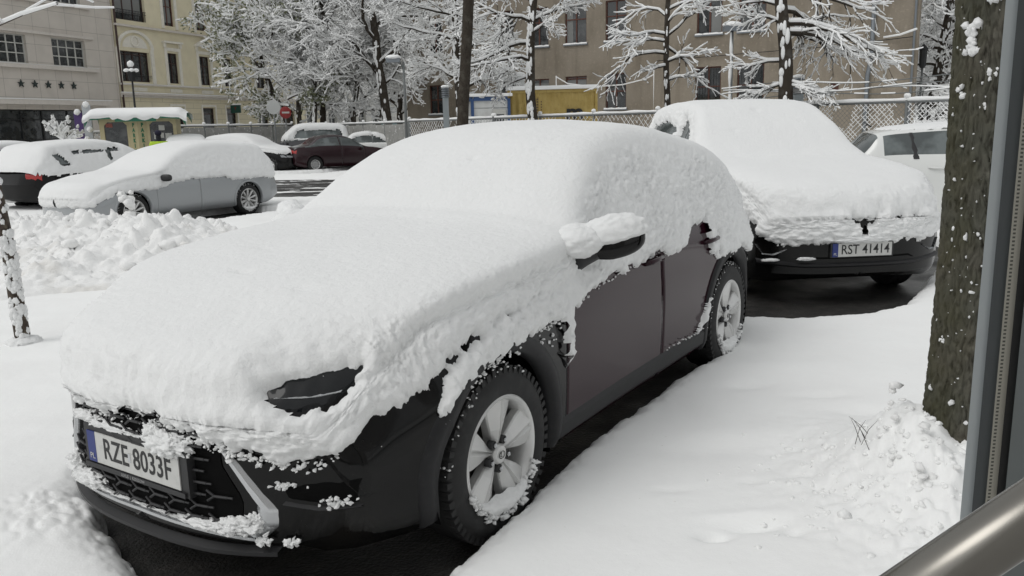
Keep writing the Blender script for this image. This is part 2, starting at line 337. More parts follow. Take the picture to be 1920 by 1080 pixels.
def snow_shell(S, root, maskf, thick, res=.02, vres=None, seed=0, rough=1.0, right=True, name='snow_cover', m=None, lumps=0, dips=()):
    """a layer of snow lying on the body: maskf(P,N,U,V) gives metres inside the covered area"""
    vres = vres or res
    u = np.arange(S['rear']-S['cap']*.98, S['front']+S['cap']*.98, res)
    ref = car_surf(S, np.full(400, -1.5), np.linspace(1.5, 8, 400)); L = np.concatenate([[0], np.cumsum(np.linalg.norm(np.diff(ref, axis=0), axis=1))])
    vp = np.interp(np.linspace(0, L[-1], int(L[-1]/vres)), L, np.linspace(1.5, 8, 400)); vm = np.interp(np.linspace(0, L[-1], int(L[-1]/(.03 if not right else vres))), L, np.linspace(1.5, 8, 400))
    v = np.concatenate([vp, -vm[::-1][1:]]); U, V = np.meshgrid(u, v, indexing='ij'); G = car_surf(S, U, V)
    def nr(G):
        a = np.gradient(G, axis=0); b = np.gradient(G, axis=1); n = np.cross(a, b); n /= np.linalg.norm(n, axis=-1)[..., None]+1e-9; return n
    n = nr(G)
    if n[len(u)//2, len(v)//2, 2] < 0: n = -n
    bad = np.linalg.norm(n, axis=-1) < .5; n[bad] = (1, 0, .2)
    q = G*1.0+seed
    d = maskf(G, n, U, V)
    jag = .022*fbm(q*11, 3)*2+.014*fbm(q*34, 2)*2
    st = 1-np.clip((n[..., 2]-.25)/.6, 0, 1)
    st = st*st*(3-2*st)
    d = d+jag*(.35+.65*st)*rough
    T = thick(G, n)
    w = np.maximum(T*1.25, .03); e = np.sqrt(np.clip(1-(1-np.clip(d/w, 0, 1))**2, 0, 1))
    qq = q+.020*np.stack([fbm(q*14, 2), fbm(q*14+5, 2), fbm(q*14+11, 2)], -1)
    cl = billow(qq*np.array([7, 7, 8]), 2)
    t = T*e*(1-.30*st*(1-cl)*rough)+e*(1-st)*(.010*fbm(q*3, 2)+.0018*fbm(q*26, 2))
    if lumps:
        fr = sstep(.3, .62, q[..., 0]-seed)*1.0; sx = 1-.68*(1-fr); sy = 1-.50*fr; qs = qq*np.stack([sx, sy, np.full_like(sx, 1.15)], -1); qs[..., 2] += .35*qq[..., 0]; g1 = 1-np.clip(worley(qs*lumps, 4), 0, 1); g2 = 1-np.clip(worley(qs*lumps*2.3, 5), 0, 1); wf_ = sstep(-.45, -.1, G[..., 0]); lw = (1-sstep(.45+.3*wf_, .72+.26*wf_, n[..., 2]))*(.55+.65*sstep(-.35, .35, fbm(q*2.3+9, 2))); t = t+e*lw*rough*(.62/lumps*(g1-.45)+.42/lumps*(g2-.45)+.0045*fbm(qs*60, 2)); t = t+e*(.25+.75*(1-st))*.0012*fbm(qq*70, 2)
    for (dx_, dy_, dr_, dd_) in dips: t = t-dd_*np.exp(-(((G[..., 0]-dx_)/(dr_*1.0))**2+((G[..., 1]-dy_)/(dr_*1.8))**2))*(n[..., 2] > .3)
    else: t = t+e*st*rough*(.007*fbm(qq*24, 2)+.0045*fbm(qq*60, 2))
    dn = n*(1-.35*st[..., None]*0)+np.array([0, 0, .25])*(st*e)[..., None]*.6
    P = G+dn*t[..., None]-n*.012*(1-e)[..., None]
    ok = d > -.012
    i = np.arange(U.size).reshape(U.shape); F = np.stack([i[:-1, :-1], i[1:, :-1], i[1:, 1:], i[:-1, 1:]], -1).reshape(-1, 4)
    okv = ok.ravel(); F = F[okv[F].all(1)]
    qv, inv = np.unique(F, return_inverse=True)
    Ff = inv.reshape(F.shape)
    Pv = P.reshape(-1, 3)[qv]
    a = np.cross(Pv[Ff[:, 1]]-Pv[Ff[:, 0]], Pv[Ff[:, 2]]-Pv[Ff[:, 0]]); nn = n.reshape(-1, 3)[qv][Ff[:, 0]]
    if (a*nn).sum() < 0: Ff = Ff[:, ::-1].copy()
    return ob(name, Pv, Ff, m or M['snow'], root, True)
def wheel(S, x, sgn, root, style='lexus', snowy=True, seed=1):
    """tyre, rim and snow; the axle runs along y"""
    y0 = sgn*S['yw']; zc = S['tyre']-.01; Rt = S['tyre']; Rr = S['rim']; W = .215; c = (x, 0, zc)
    yy = lambda d: y0-sgn*d       # d metres inwards from the outer face
    wh = bpy.data.objects.new('wheel', None); COL.objects.link(wh); wh.parent = root
    pr = [(Rr-.02, .02), (Rr-.004, .004), (Rr+.012, -.002), (Rr+.05, -.008), (Rt-.045, -.002), (Rt-.018, .010), (Rt-.006, .026), (Rt, .045)]
    pr += [(Rt-.007*(k % 2), .05+.02*(k//2)+.004*(k % 2)) for k in range(12)]+[(Rt-.01, W-.02), (Rt-.05, W), (Rr, W)]
    t = MB().lathe([(r, yy(d)) for r, d in pr], 72, 'y', c)
    if style == 'lexus':
        for k in range(56):      # tread blocks on the shoulder
            a = k*2*math.pi/56; ca, sa = math.cos(a), math.sin(a); bx = []
            for r in (Rt-.03, Rt-.001):
                for d in (.004, .05):
                    for da in (-.032, .032): bx.append((x+r*math.cos(a+da+(d*.5)), yy(d+(.0 if r > Rt-.01 else .0)), zc+r*math.sin(a+da+(d*.5))))
            t.add(bx, [(0, 1, 3, 2), (4, 6, 7, 5), (0, 4, 5, 1), (2, 3, 7, 6), (0, 2, 6, 4), (1, 5, 7, 3)])
    auto_smooth(t.build('tyre', M['rubber'], wh), 30)
    b = MB().lathe([(r, yy(d)) for r, d in [(Rr+.004, .004), (Rr-.004, -.004), (Rr-.012, .0), (Rr-.02, .010), (Rr-.026, .05), (Rr-.035, .15)]], 64, 'y', c)
    rm = auto_smooth(b.build('rim', M['alloy'], wh), 40)
    k_ = MB().lathe([(Rr-.03, yy(.12)), (0.001, yy(.12))], 40, 'y', c); k_.build('wheel_backing', M['dark'], wh)
    br = MB().lathe([(.13, yy(.105)), (.13, yy(.10)), (.05, yy(.095)), (.001, yy(.095))], 40, 'y', c); br.build('brake_disc', mat_brake, wh)
    sp_ = MB(); n = {'lexus': 5, 'twin': 10, 'steel': 0, 'five': 5}[style]
    for i in range(n):
        a = math.pi/2+i*2*math.pi/n+S.get('spin', 0)
        if style == 'twin': pts = [(.035, .012, .03), (.10, .020, .018), (.16, .026, .010), (Rr-.014, .016, .006)]
        elif style == 'five': pts = [(.035, .03, .03), (.12, .026, .018), (Rr-.014, .034, .004)]
        else: pts = [(.03, .020, .030), (.060, .024, .022), (.10, .044, .014), (.15, .068, .009), (.19, .080, .006), (Rr-.014, .082, .005)]
        rows = []
        for r, hw, d in pts:
            rad = np.array([math.cos(a), math.sin(a)]); tan = np.array([-math.sin(a), math.cos(a)])
            row = []
            for f, dd in (((-1.0, .055), (-1.0, .024), (-.93, .017), (-.16, -.004), (.02, .010), (.16, -.004), (.93, .017), (1.0, .024), (1.0, .055)) if style == 'lexus' else ((-1.0, .045), (-1.0, .014), (-.82, .004), (0, -.004), (.2, -.002), (.5, .010), (1.0, .020), (1.0, .045))):
                p = rad*r+tan*hw*f; row.append((x+p[0], yy(d+dd), zc+p[1]))
            rows.append(row)
        sp_.grid(rows)
    if style == 'steel':
        sp_.lathe([(Rr-.02, yy(.03)), (Rr-.045, yy(.035)), (.12, yy(.01)), (.07, yy(.005)), (.05, yy(.02)), (.001, yy(.02))], 40, 'y', c)
    sp_.lathe([(.040, yy(.05)), (.040, yy(.018)), (.034, yy(.008)), (.030, yy(.006)), (.001, yy(.006))], 32, 'y', c)
    auto_smooth(sp_.build('spokes', M['alloy'] if style != 'steel' else M['steelrim'], wh), 11)
    if style == 'lexus':
        for i in range(5):
            a = math.pi/2+(i+.5)*2*math.pi/5; cc = (x+.0585*math.cos(a), 0, zc+.0585*math.sin(a))
            nd = MB(); nb = MB(); nd.lathe([(.017, yy(.040)), (.017, yy(.016)), (.013, yy(.013)), (.012, yy(.03))], 20, 'y', cc)
            nb.lathe([(.0095, yy(.03)), (.0095, yy(.008)), (.006, yy(.005)), (.0005, yy(.005))], 6, 'y', cc)
            nd.build('bolt_recess', M['black_plastic'], wh, True); nb.build('lug_nut', M['silver'], wh)
        e = MB(); th = np.linspace(0, 2*math.pi, 33)       # oval badge on the cap
        e.tube([(x+.019*math.cos(q), yy(.003), zc+.014*math.sin(q)) for q in th], .0014, 6)
        e.tube([(x+.004*sgn, yy(.003), zc+.011), (x+.009*sgn, yy(.003), zc-.006), (x-.008*sgn, yy(.003), zc-.006)], .0014, 6)
        e.build('badge', M['dark'], wh)
    elif n == 0:
        h = MB()
        for i in range(8):
            a = i*math.pi/4; h.lathe([(.014, yy(.012)), (.001, yy(.012))], 10, 'y', (x+.15*math.cos(a), 0, zc+.15*math.sin(a)))
        h.build('vent_hole', M['dark'], wh)
    if snowy:
        s = MB(); r_ = rs(seed)
        # rim-bottom snow: an irregular crescent with clumps
        th = np.linspace(-math.pi*.80, -math.pi*.16, 40); rows = []
        for q in th:
            e = math.sin((q-th[0])/(th[-1]-th[0])*math.pi)**.6; hh = .018+.024*e; row = []
            for j in range(9):
                f = j/8; r = Rr+.016-hh*2*f*e-.008; bul = math.sin(f*math.pi)**.7*(.035*e+.01)
                p = np.array([x+r*math.cos(q), yy(.012-bul), zc+r*math.sin(q)]); p += .008*np.array([perlin(p*30), perlin(p*30+7)*1.2, perlin(p*30+3)]); row.append(p)
            rows.append(row)
        s.grid(rows)
        for _ in range(110):
            q = r_.uniform(-2.7, -.35); p = (x+(Rr+r_.normal(0, .012))*math.cos(q), yy(-.004-r_.uniform(0, .02)), zc+(Rr+r_.normal(0, .012))*math.sin(q)); s_blob(s, p, r_.uniform(.005, .013), r_)
        for _ in range(130):     # flakes caught in the tyre shoulder
            q = r_.uniform(.1, 2.2); rr = Rt-r_.uniform(-.004, .03); p = (x+rr*math.cos(q), yy(r_.uniform(0, .06)), zc+rr*math.sin(q)); s_blob(s, p, r_.uniform(.0025, .007), r_)
        s.build('wheel_snow', M['snow'], wh, True)
    return wh
mat_brake = mat('brake', (.12, .11, .10), .5, metal=.6)
M['steelrim'] = mat('steelrim', (.38, .38, .38), .4, metal=.5)
_t = (1+5**.5)/2; ICO = np.array([(-1, _t, 0), (1, _t, 0), (-1, -_t, 0), (1, -_t, 0), (0, -1, _t), (0, 1, _t), (0, -1, -_t), (0, 1, -_t), (_t, 0, -1), (_t, 0, 1), (-_t, 0, -1), (-_t, 0, 1)])/math.hypot(1, _t)
ICF = [(0, 11, 5), (0, 5, 1), (0, 1, 7), (0, 7, 10), (0, 10, 11), (1, 5, 9), (5, 11, 4), (11, 10, 2), (10, 7, 6), (7, 1, 8), (3, 9, 4), (3, 4, 2), (3, 2, 6), (3, 6, 8), (3, 8, 9), (4, 9, 5), (2, 4, 11), (6, 2, 10), (8, 6, 7), (9, 8, 1)]
def ico2():
    V = [tuple(v) for v in ICO]; F = []; c = {}
    def mid(a, b):
        k = (min(a, b), max(a, b))
        if k not in c: m = np.array(V[a])+V[b]; V.append(tuple(m/np.linalg.norm(m))); c[k] = len(V)-1
        return c[k]
    for a, b, d in ICF: x, y, z = mid(a, b), mid(b, d), mid(d, a); F += [(a, x, z), (b, y, x), (d, z, y), (x, y, z)]
    return np.array(V), F
IC2, IF2 = ico2()
def s_blob(b, p, r, r_, big=False):
    V, F = (IC2, IF2) if big else (ICO, ICF)
    V = V*np.array([r*r_.uniform(.7, 1.4), r*r_.uniform(.7, 1.4), r*r_.uniform(.6, 1.0)])*(1+.30*r_.randn(len(V), 1)*(0.6 if big else 1))
    b.add(V+np.array(p), F)
def heap(center, rad, n=900, amp=.25, seed=0, freq=3.0, rows=None):
    """a lumpy snow clump as one closed mesh (uv sphere, displaced)"""
    a = 26 if n < 2000 else 44; th = np.linspace(0, math.pi, a); ph = np.linspace(0, 2*math.pi, 2*a, endpoint=False)
    T, Ph = np.meshgrid(th, ph, indexing='ij'); D = np.stack([np.sin(T)*np.cos(Ph), np.sin(T)*np.sin(Ph), np.cos(T)], -1)
    rr = 1+amp*(billow(D*freq*.55+seed, 2)-.5)+amp*.5*fbm(D*freq*1.6+seed, 2)
    V = D*rr[..., None]*np.array(rad)+np.array(center); i = np.arange(T.size).reshape(T.shape); j = np.roll(i, -1, 1)
    F = np.stack([i[:-1], i[1:], j[1:], j[:-1]], -1).reshape(-1, 4)
    return V.reshape(-1, 3), F
def text_ob(name, s, size, m, parent, loc, rot, extr=.001, sx=1, align='CENTER', bold=0):
    cu = bpy.data.curves.new(name, 'FONT'); cu.body = s; cu.size = size; cu.extrude = extr; cu.align_x = align; cu.align_y = 'CENTER'; cu.offset = bold; cu.resolution_u = 3
    o = bpy.data.objects.new(name, cu); COL.objects.link(o); dg = bpy.context.evaluated_depsgraph_get(); me = bpy.data.meshes.new_from_object(o.evaluated_get(dg)); bpy.data.objects.remove(o)
    me.materials.clear(); me.materials.append(m); o = bpy.data.objects.new(name, me); COL.objects.link(o); o.parent = parent; o.location = loc; o.rotation_euler = rot; o.scale = (sx, 1, 1); return o
# ------------------------------------------------------------------ the near car
hero = thing('parked_car', 'black crossover in front with a plum reflection painted into its doors, thickly buried in snow, plate RZE 8033F', 'car', (-.8076, 3.4829, 0), -2.14694)
carM = dict(paint=M['black_paint'], glass=M['glass_dark'], clad=M['arch_plastic'], door=M['plum_reflection'])
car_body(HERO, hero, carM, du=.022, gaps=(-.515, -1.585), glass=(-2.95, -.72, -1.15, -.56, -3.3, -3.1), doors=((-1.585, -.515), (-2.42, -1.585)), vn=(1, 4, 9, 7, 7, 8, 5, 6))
def strip(S, uv0, uv1, off, name, m, root, side=1, n=24, wid=3, face='side', **k):
    """a moulding that follows the body between two outlines given in (x or y, z)"""
    b = MB(); rows = []
    for t in np.linspace(0, 1, n):
        a = np.array([np.interp(t, np.linspace(0, 1, len(uv0)), [p[i] for p in uv0]) for i in (0, 1)]); c = np.array([np.interp(t, np.linspace(0, 1, len(uv1)), [p[i] for p in uv1]) for i in (0, 1)]); row = []
        for j, f in enumerate(np.linspace(0, 1, wid+2)):
            p = a*(1-f)+c*f; o = off if 0 < j < wid+1 else -.006
            if face == 'side': row.append((p[0], side*(side_y(S, p[0], p[1])+o), p[1]))
            else: row.append(((front_x if face == 'front' else rear_x)(S, p[0], p[1])+(o if face == 'front' else -o), p[0]*side, p[1]))
        rows.append(row)
    b.grid(rows); return auto_smooth(b.build(name, m, root, **k), 30)
for sgn in (1, -1):     # side sill cladding
    strip(HERO, [(-.42, .34), (-2.22, .36)], [(-.42, .215), (-2.22, .225)], .012, 'side_sill', M['arch_plastic'], hero, sgn, 30)
    # door handles
    for hx in (-1.46, -2.30):
        y = side_y(HERO, hx, .87); hb = MB(); hb.tube([(hx+.10, sgn*(y-.004), .862), (hx+.07, sgn*(y+.028), .87), (hx-.06, sgn*(y+.030), .875), (hx-.10, sgn*(y-.004), .878)], [.012, .014, .014, .012], 8); hb.build('door_handle', M['plum_reflection'], hero, True)
    # bright grille spears and the bright lower lip
    strip(HERO, [(.400, .585), (.43, .52), (.475, .44), (.505, .385), (.500, .33), (.47, .300)], [(.405, .592), (.47, .52), (.53, .44), (.585, .37), (.585, .315), (.53, .258)], .012, 'grille_spear', M['silver'], hero, sgn, 26, 2, 'front')
    strip(HERO, [(.500, .285), (.25, .30), (0, .305)], [(.530, .255), (.25, .268), (0, .272)], .016, 'lower_trim', M['silver'], hero, sgn, 26, 2, 'front')
    strip(HERO, [(.58, .245), (.35, .235), (0, .232)], [(.58, .205), (.35, .195), (0, .195)], .022, 'bumper_lip', M['black_plastic'], hero, sgn, 26, 2, 'front')
    # headlamp: clear cover over a dark chamber with a bright blade
    strip(HERO, [(.49, .775), (.58, .80), (.68, .82), (.765, .825)], [(.49, .70), (.60, .675), (.70, .69), (.765, .77)], .004, 'headlight', M['glass_dark'], hero, sgn, 22, 5, 'front')
    strip(HERO, [(.56, .738), (.66, .742), (.72, .752)], [(.56, .728), (.66, .726), (.72, .736)], .008, 'headlight_blade', M['silver'], hero, sgn, 14, 1, 'front')
    # corner insert with its slot
    strip(HERO, [(.60, .455), (.70, .475), (.80, .47)], [(.62, .405), (.70, .385), (.79, .39)], .006, 'fog_lamp_insert', M['dark'], hero, sgn, 14, 3, 'front')
    strip(HERO, [(.60, .405), (.70, .385), (.80, .385)], [(.60, .385), (.70, .362), (.80, .37)], .014, 'bumper_fin', M['black_plastic'], hero, sgn, 14, 1, 'front')
    strip(HERO, [(.70, .56), (.755, .46), (.80, .40)], [(.72, .56), (.775, .46), (.82, .40)], .008, 'bumper_crease', M['black_paint'], hero, sgn, 14, 1, 'front')
# spindle grille: dark backing plus rows of Y-shaped blades
gb = MB()
gw = lambda z: float(np.interp(z, [.30, .40, .52, .62, .72], [.46, .47, .40, .42, .47]))
gb.grid([[(front_x(HERO, abs(y)*gw(z), z)+.003, y*gw(z), z) for y in np.linspace(-1, 1, 40)] for z in np.linspace(.30, .685, 14)]); gb.build('grille_backing', M['dark'], hero, True)
gm = MB()
for i, z in enumerate(np.arange(.325, .68, .041)):
    n = 9
    for k in range(-n, n+1):
        y = (k+(.5 if i % 2 else 0))*.095*.52
        if k % 2 or abs(y)+.055 > gw(z): continue
        X = lambda y_, z_: (front_x(HERO, y_, z_)+.013, y_, z_)
        for a, b_, r in (((y-.018, z), (y+.030, z), .0052), ((y-.018, z), (y-.046, z+.019), .0045), ((y-.018, z), (y-.046, z-.019), .0045), ((y+.030, z), (y+.05, z), .004)):
            gm.tube([X(*a), X(*b_)], r, 6)
gm.build('grille_mesh', M['black_plastic'], hero)
# number plate and its frame
PX = .928
pf = MB(); pf.box((PX-.03, -.285, .392), (PX+.006, .30, .552)); pf.box((PX+.006, -.285, .392), (PX+.014, .285, .410)); pf.build('plate_frame', M['black_plastic'], hero)
pb = MB().box((PX+.006, -.2145, .4145), (PX+.010, .26, .529)).build('number_plate', M['plate_white'], hero)
MB().box((PX+.006, -.262, .4145), (PX+.011, -.2145, .529)).build('plate_band', M['plate_blue'], hero)
rotF = (R(90), 0, R(90))
text_ob('plate_text', 'RZE 8033F', .108, M['letter'], hero, (PX+.0108, .026, .472), rotF, .0006, .80, bold=.0012)
text_ob('plate_country', 'PL', .030, M['plate_white'], hero, (PX+.0118, -.238, .436), rotF, .0004)
text_ob('frame_text', 'LEXUS  |  RZESZOW', .015, M['letter_grey'], hero, (PX+.0146, .0, .401), rotF, .0004)
bs = MB().box((PX+.010, -.022, .455), (PX+.0112, -.006, .487)).build('plate_sticker', M['silver'], hero)
HERO['spin'] = .05
for x, s in ((0, 1), (-2.64, 1), (0, -1), (-2.64, -1)): wheel(HERO, x, s, hero, 'lexus', s > 0, seed=3+int(-x))
# door mirror
def superell(c, ax, half, e=.55, n=24):
    a, b_, d = [np.array(v, float)/np.linalg.norm(v) for v in ax]; f = lambda t: np.sign(t)*np.abs(t)**e
    th, ph = np.meshgrid(np.linspace(-math.pi/2, math.pi/2, n), np.linspace(-math.pi, math.pi, 2*n), indexing='ij')
    X, Y, Z = f(np.cos(th))*f(np.cos(ph)), f(np.cos(th))*f(np.sin(ph)), f(np.sin(th))
    return np.array(c)+half[0]*X[..., None]*a+half[1]*Y[..., None]*b_+half[2]*Z[..., None]*d, X, Y, Z
for sgn in (1, -1):
    ax = ((-.62, .80*sgn, .06), (.80, .62*sgn, 0), (0, 0, 1))
    G, X, Y, Z = superell((-.765, sgn*.985, 1.055), ax, (.150, .062, .072), .75)
    G[..., 2] += .018*X-.022*(1-Z)*.5*(X < .6)*(X+1)*0
    taper = 1-.35*np.clip(-X, 0, 1); G[..., 2] = 1.055+(G[..., 2]-1.055)*taper
    MB().grid(G).build('mirror_housing', M['black_paint'], hero, True)
    MB().tube([(-.66, sgn*.86, .975), (-.68, sgn*.90, .995), (-.70, sgn*.95, 1.02)], [.045, .035, .03], 10).build('mirror_stalk', M['black_plastic'], hero, True)
    # snow cap
    V, F = heap((0, 0, 0), (1, 1, 1), 3000, .10, 2.0+sgn, 2.2); V = V.copy()
    zz = V[:, 2]; V[:, 2] = np.where(zz < 0, zz*.25, zz)
    A = [np.array(v)/np.linalg.norm(v) for v in ax]
    V2 = np.array((-.755, sgn*.985, 1.082))+V[:, :1]*.172*A[0]+V[:, 1:2]*.085*A[1]+V[:, 2:3]*np.array([[0, 0, .098]])
    V2[:, 2] += .02*V[:, 0]
    V2 += .003*np.stack([fbm(V2*34, 2), fbm(V2*34+4, 2), fbm(V2*34+9, 2)], -1)*2
    ob('mirror_snow', V2, F, M['snow'], hero, True)
    V, F = heap((-.67, sgn*.875, 1.07), (.13, .115, .075), 3000, .10, 5.0, 2.4); ob('mirror_snow', V, F, M['snow'], hero, True)
# the snow on it
ZE = [(-1.40, .655), (-1.34, .65), (-1.24, .60), (-1.18, .615), (-1.04, .61), (-.80, .645), (-.65, .62), (-.47, .58), (-.31, .545), (-.07, .53), (.06, .555), (.127, .585), (.19, .64), (.305, .67), (.433, .685), (.50, .70), (.525, .60), (.58, .62), (.62, .665), (.77, .712), (.98, .742), (1.26, .772), (1.37, .765), (1.395, .56), (1.425, .57), (1.445, .765), (1.52, .80), (1.63, .838), (2.02, .873), (2.45, .90), (2.52, .86), (2.75, .865), (2.83, .93), (2.93, .975), (3.12, .985), (3.16, .80), (3.22, .775), (3.30, .74), (3.6, .74), (3.75, .76), (3.95, .70), (4.5, .68)]
HL = [(-.250, .742), (-.16, .776), (-.014, .795), (.18, .802), (.125, .758), (.06, .712), (-.035, .695), (-.16, .697), (-.228, .720)]
def hero_mask(P, N, U, V):
    x, y, z = P[..., 0], P[..., 1], P[..., 2]; q = y-x
    left = (y > -.5) | (x < -3)
    ze = np.where(y > -.5, np.interp(q, [a for a, b in ZE], [b for a, b in ZE]), np.where(x > .1, .66, .74))
    ze = np.where(x < -3.35, .70, ze)
    d = z-ze
    d = np.where(z < .45, -1, d)
    hl = -poly_sd(q, z, HL); d = np.where((y > 0) & (x > .3), np.minimum(d, hl), d)
    cr_ = np.abs(seg_dist(x, z, [(.42, .60), (.372, .69), (.304, .758), (.149, .815), (-.104, .858), (-.44, .892), (-.62, .94)]))
    cr_ = cr_-np.interp(x, [-.62, -.3, 0, .2, .4], [-.05, -.03, -.012, .004, .014]); d = np.where((y > 0) & (x > -.62), np.minimum(d, cr_), d)
    c2 = np.abs(seg_dist(x, z, [(-2.40, .74), (-2.38, .85), (-2.46, .93)]))-.004; d = np.where((y > 0) & (x < -2.2) & (z < .95), np.minimum(d, c2), d)
    # wind-packed patch in front of the rear arch and clumps on the doors
    pt = poly_sd(x, z, [(-2.20, .52), (-2.26, .545), (-2.25, .44), (-2.13, .35), (-2.02, .34), (-2.09, .38), (-2.16, .44)])
    d = np.where((y > 0) & (z < .62) & (x < -1), pt, d)
    return d
def hero_thick(P, N):
    nz = np.clip(N[..., 2], 0, 1); x, z = P[..., 0], P[..., 2]
    t = .036+.044*sstep(.2, .95, nz)
    t = t+.012*sstep(.45, .75, x)*(1-sstep(.86, .97, nz))*(z > .5)
    t = t-.012*np.exp(-((x+.66)/.05)**2)*(nz > .4)*(np.abs(P[..., 1]) < .85)
    return t
snow_shell(HERO, hero, hero_mask, hero_thick, res=.0095, right=False, lumps=30, dips=((.35, -.05, .018, .02), (.10, -.22, .014, .012), (.16, .30, .010, .008), (-.15, .1, .012, .008), (-1.0, .12, .014, .012), (-.85, -.3, .012, .008), (.42, .35, .03, .008), (-1.1, .42, .01, .008)))
r_ = rs(11); cs = MB()
def stick(y, z, n, sp, rr, face='front', off=.004):
    for _ in range(max(1, int(n*.75))):
        yy_, zz_ = y+r_.normal(0, sp[0]), z+r_.normal(0, sp[1]); r = r_.uniform(*rr)
        p = (front_x(HERO, yy_, zz_)+off, yy_, zz_) if face == 'front' else (yy_, side_y(HERO, yy_, zz_)+off, zz_)
        s_blob(cs, p, r, r_, r > .012)
for y in list(np.linspace(-.25, .3, 14))+list(np.linspace(.3, .72, 34)): stick(y, float(np.interp(y-front_x(HERO, y, .6), [a for a, b in ZE], [b for a, b in ZE]))-.008, 4, (.012, .010), (.003, .010), off=.012)
for x in np.linspace(.35, -.45, 46): stick(x, float(np.interp(.9-x, [a for a, b in ZE], [b for a, b in ZE]))-.004, 3, (.01, .012), (.003, .009), 'side')
for x in np.linspace(-.6, -1.55, 40): stick(x, float(np.interp(.885-x, [a for a, b in ZE], [b for a, b in ZE]))-.002, 2, (.01, .010), (.003, .008), 'side')
stick(.60, .455, 34, (.020, .006), (.004, .009)); stick(.735, .40, 44, (.022, .010), (.004, .010)); stick(.62, .27, 34, (.015, .007), (.005, .010), off=.02); stick(.555, .275, 30, (.012, .008), (.005, .011), off=.03)
stick(.74, .66, 14, (.02, .01), (.004, .009)); stick(.50, .50, 8, (.3, .1), (.0015, .003))
stick(-.33, .71, 14, (.05, .012), (.004, .01), 'side')
for k in range(14): stick(-1.62-.045*k, .355-.0005*k, 1, (.01, .004), (.004, .007), 'side', .012)
cs.build('snow_clumps', M['snow'], hero)
# heaps on the plate and on the lower trim
hp = MB()
for c, rad, a in (((PX-.005, .19, .562), (.04, .115, .045), .35), ((PX-.012, .13, .585), (.035, .055, .04), .4), ((PX-.015, -.12, .560), (.028, .20, .018), .25), ((PX-.02, -.27, .572), (.03, .10, .020), .3),
                  ((.905, -.30, .325), (.045, .11, .030), .35), ((.86, -.44, .345), (.05, .07, .045), .4), ((.895, .30, .300), (.030, .15, .022), .3), ((.860, .43, .312), (.038, .10, .030), .4), ((.835, .50, .325), (.03, .04, .035), .5), ((.915, -.05, .300), (.012, .36, .008), .2)):
    V, F = heap(c, rad, 3000, a, c[1]*9, 3.4); V = V+.004*np.stack([fbm(V*60, 2), fbm(V*60+5, 2), fbm(V*60+8, 2)], -1)*2; hp.add(V, F.tolist())
hp.build('bumper_snow', M['snow'], hero, True)
# ------------------------------------------------------------------ ground
HC, HS, HX, HY = math.cos(-2.14694), math.sin(-2.14694), -.8076, 3.4829
def to_hero(x, y): return HC*(x-HX)+HS*(y-HY), -HS*(x-HX)+HC*(y-HY)
def base_z(x, y): return -.15*sstep(8.6, 11.5, y-.75*np.maximum(x, 0)+.15*np.minimum(x, 0))
BANK = [(9, 30), (5.2, 9.5), (3.80, 7.3), (3.15, 6.35), (2.69, 6.08), (2.12, 6.0), (1.74, 6.12), (1.52, 5.75), (1.42, 5.12), (1.05, 4.67), (.79, 4.25), (.47, 3.76), (.32, 3.51), (.13, 3.08), (-.02, 2.82), (-.18, 2.51), (-.33, 2.2), (-.42, 1.9), (-.9, 1.95), (-1.22, 2.45), (-1.30, 2.62), (-1.36, 2.72), (-1.50, 2.86), (-1.60, 2.98), (-1.64, 3.12), (-1.78, 3.25), (-1.85, 3.5), (-1.0, 4.6), (.3, 7.2), (2.0, 12), (3, 30)]
def slush(x, y):     # the driven lane with tyre-worn patches
    return sstep(0, 1.5, 5.0-np.abs((y-25)+.12*(x+6)))*sstep(-26, -22, x)
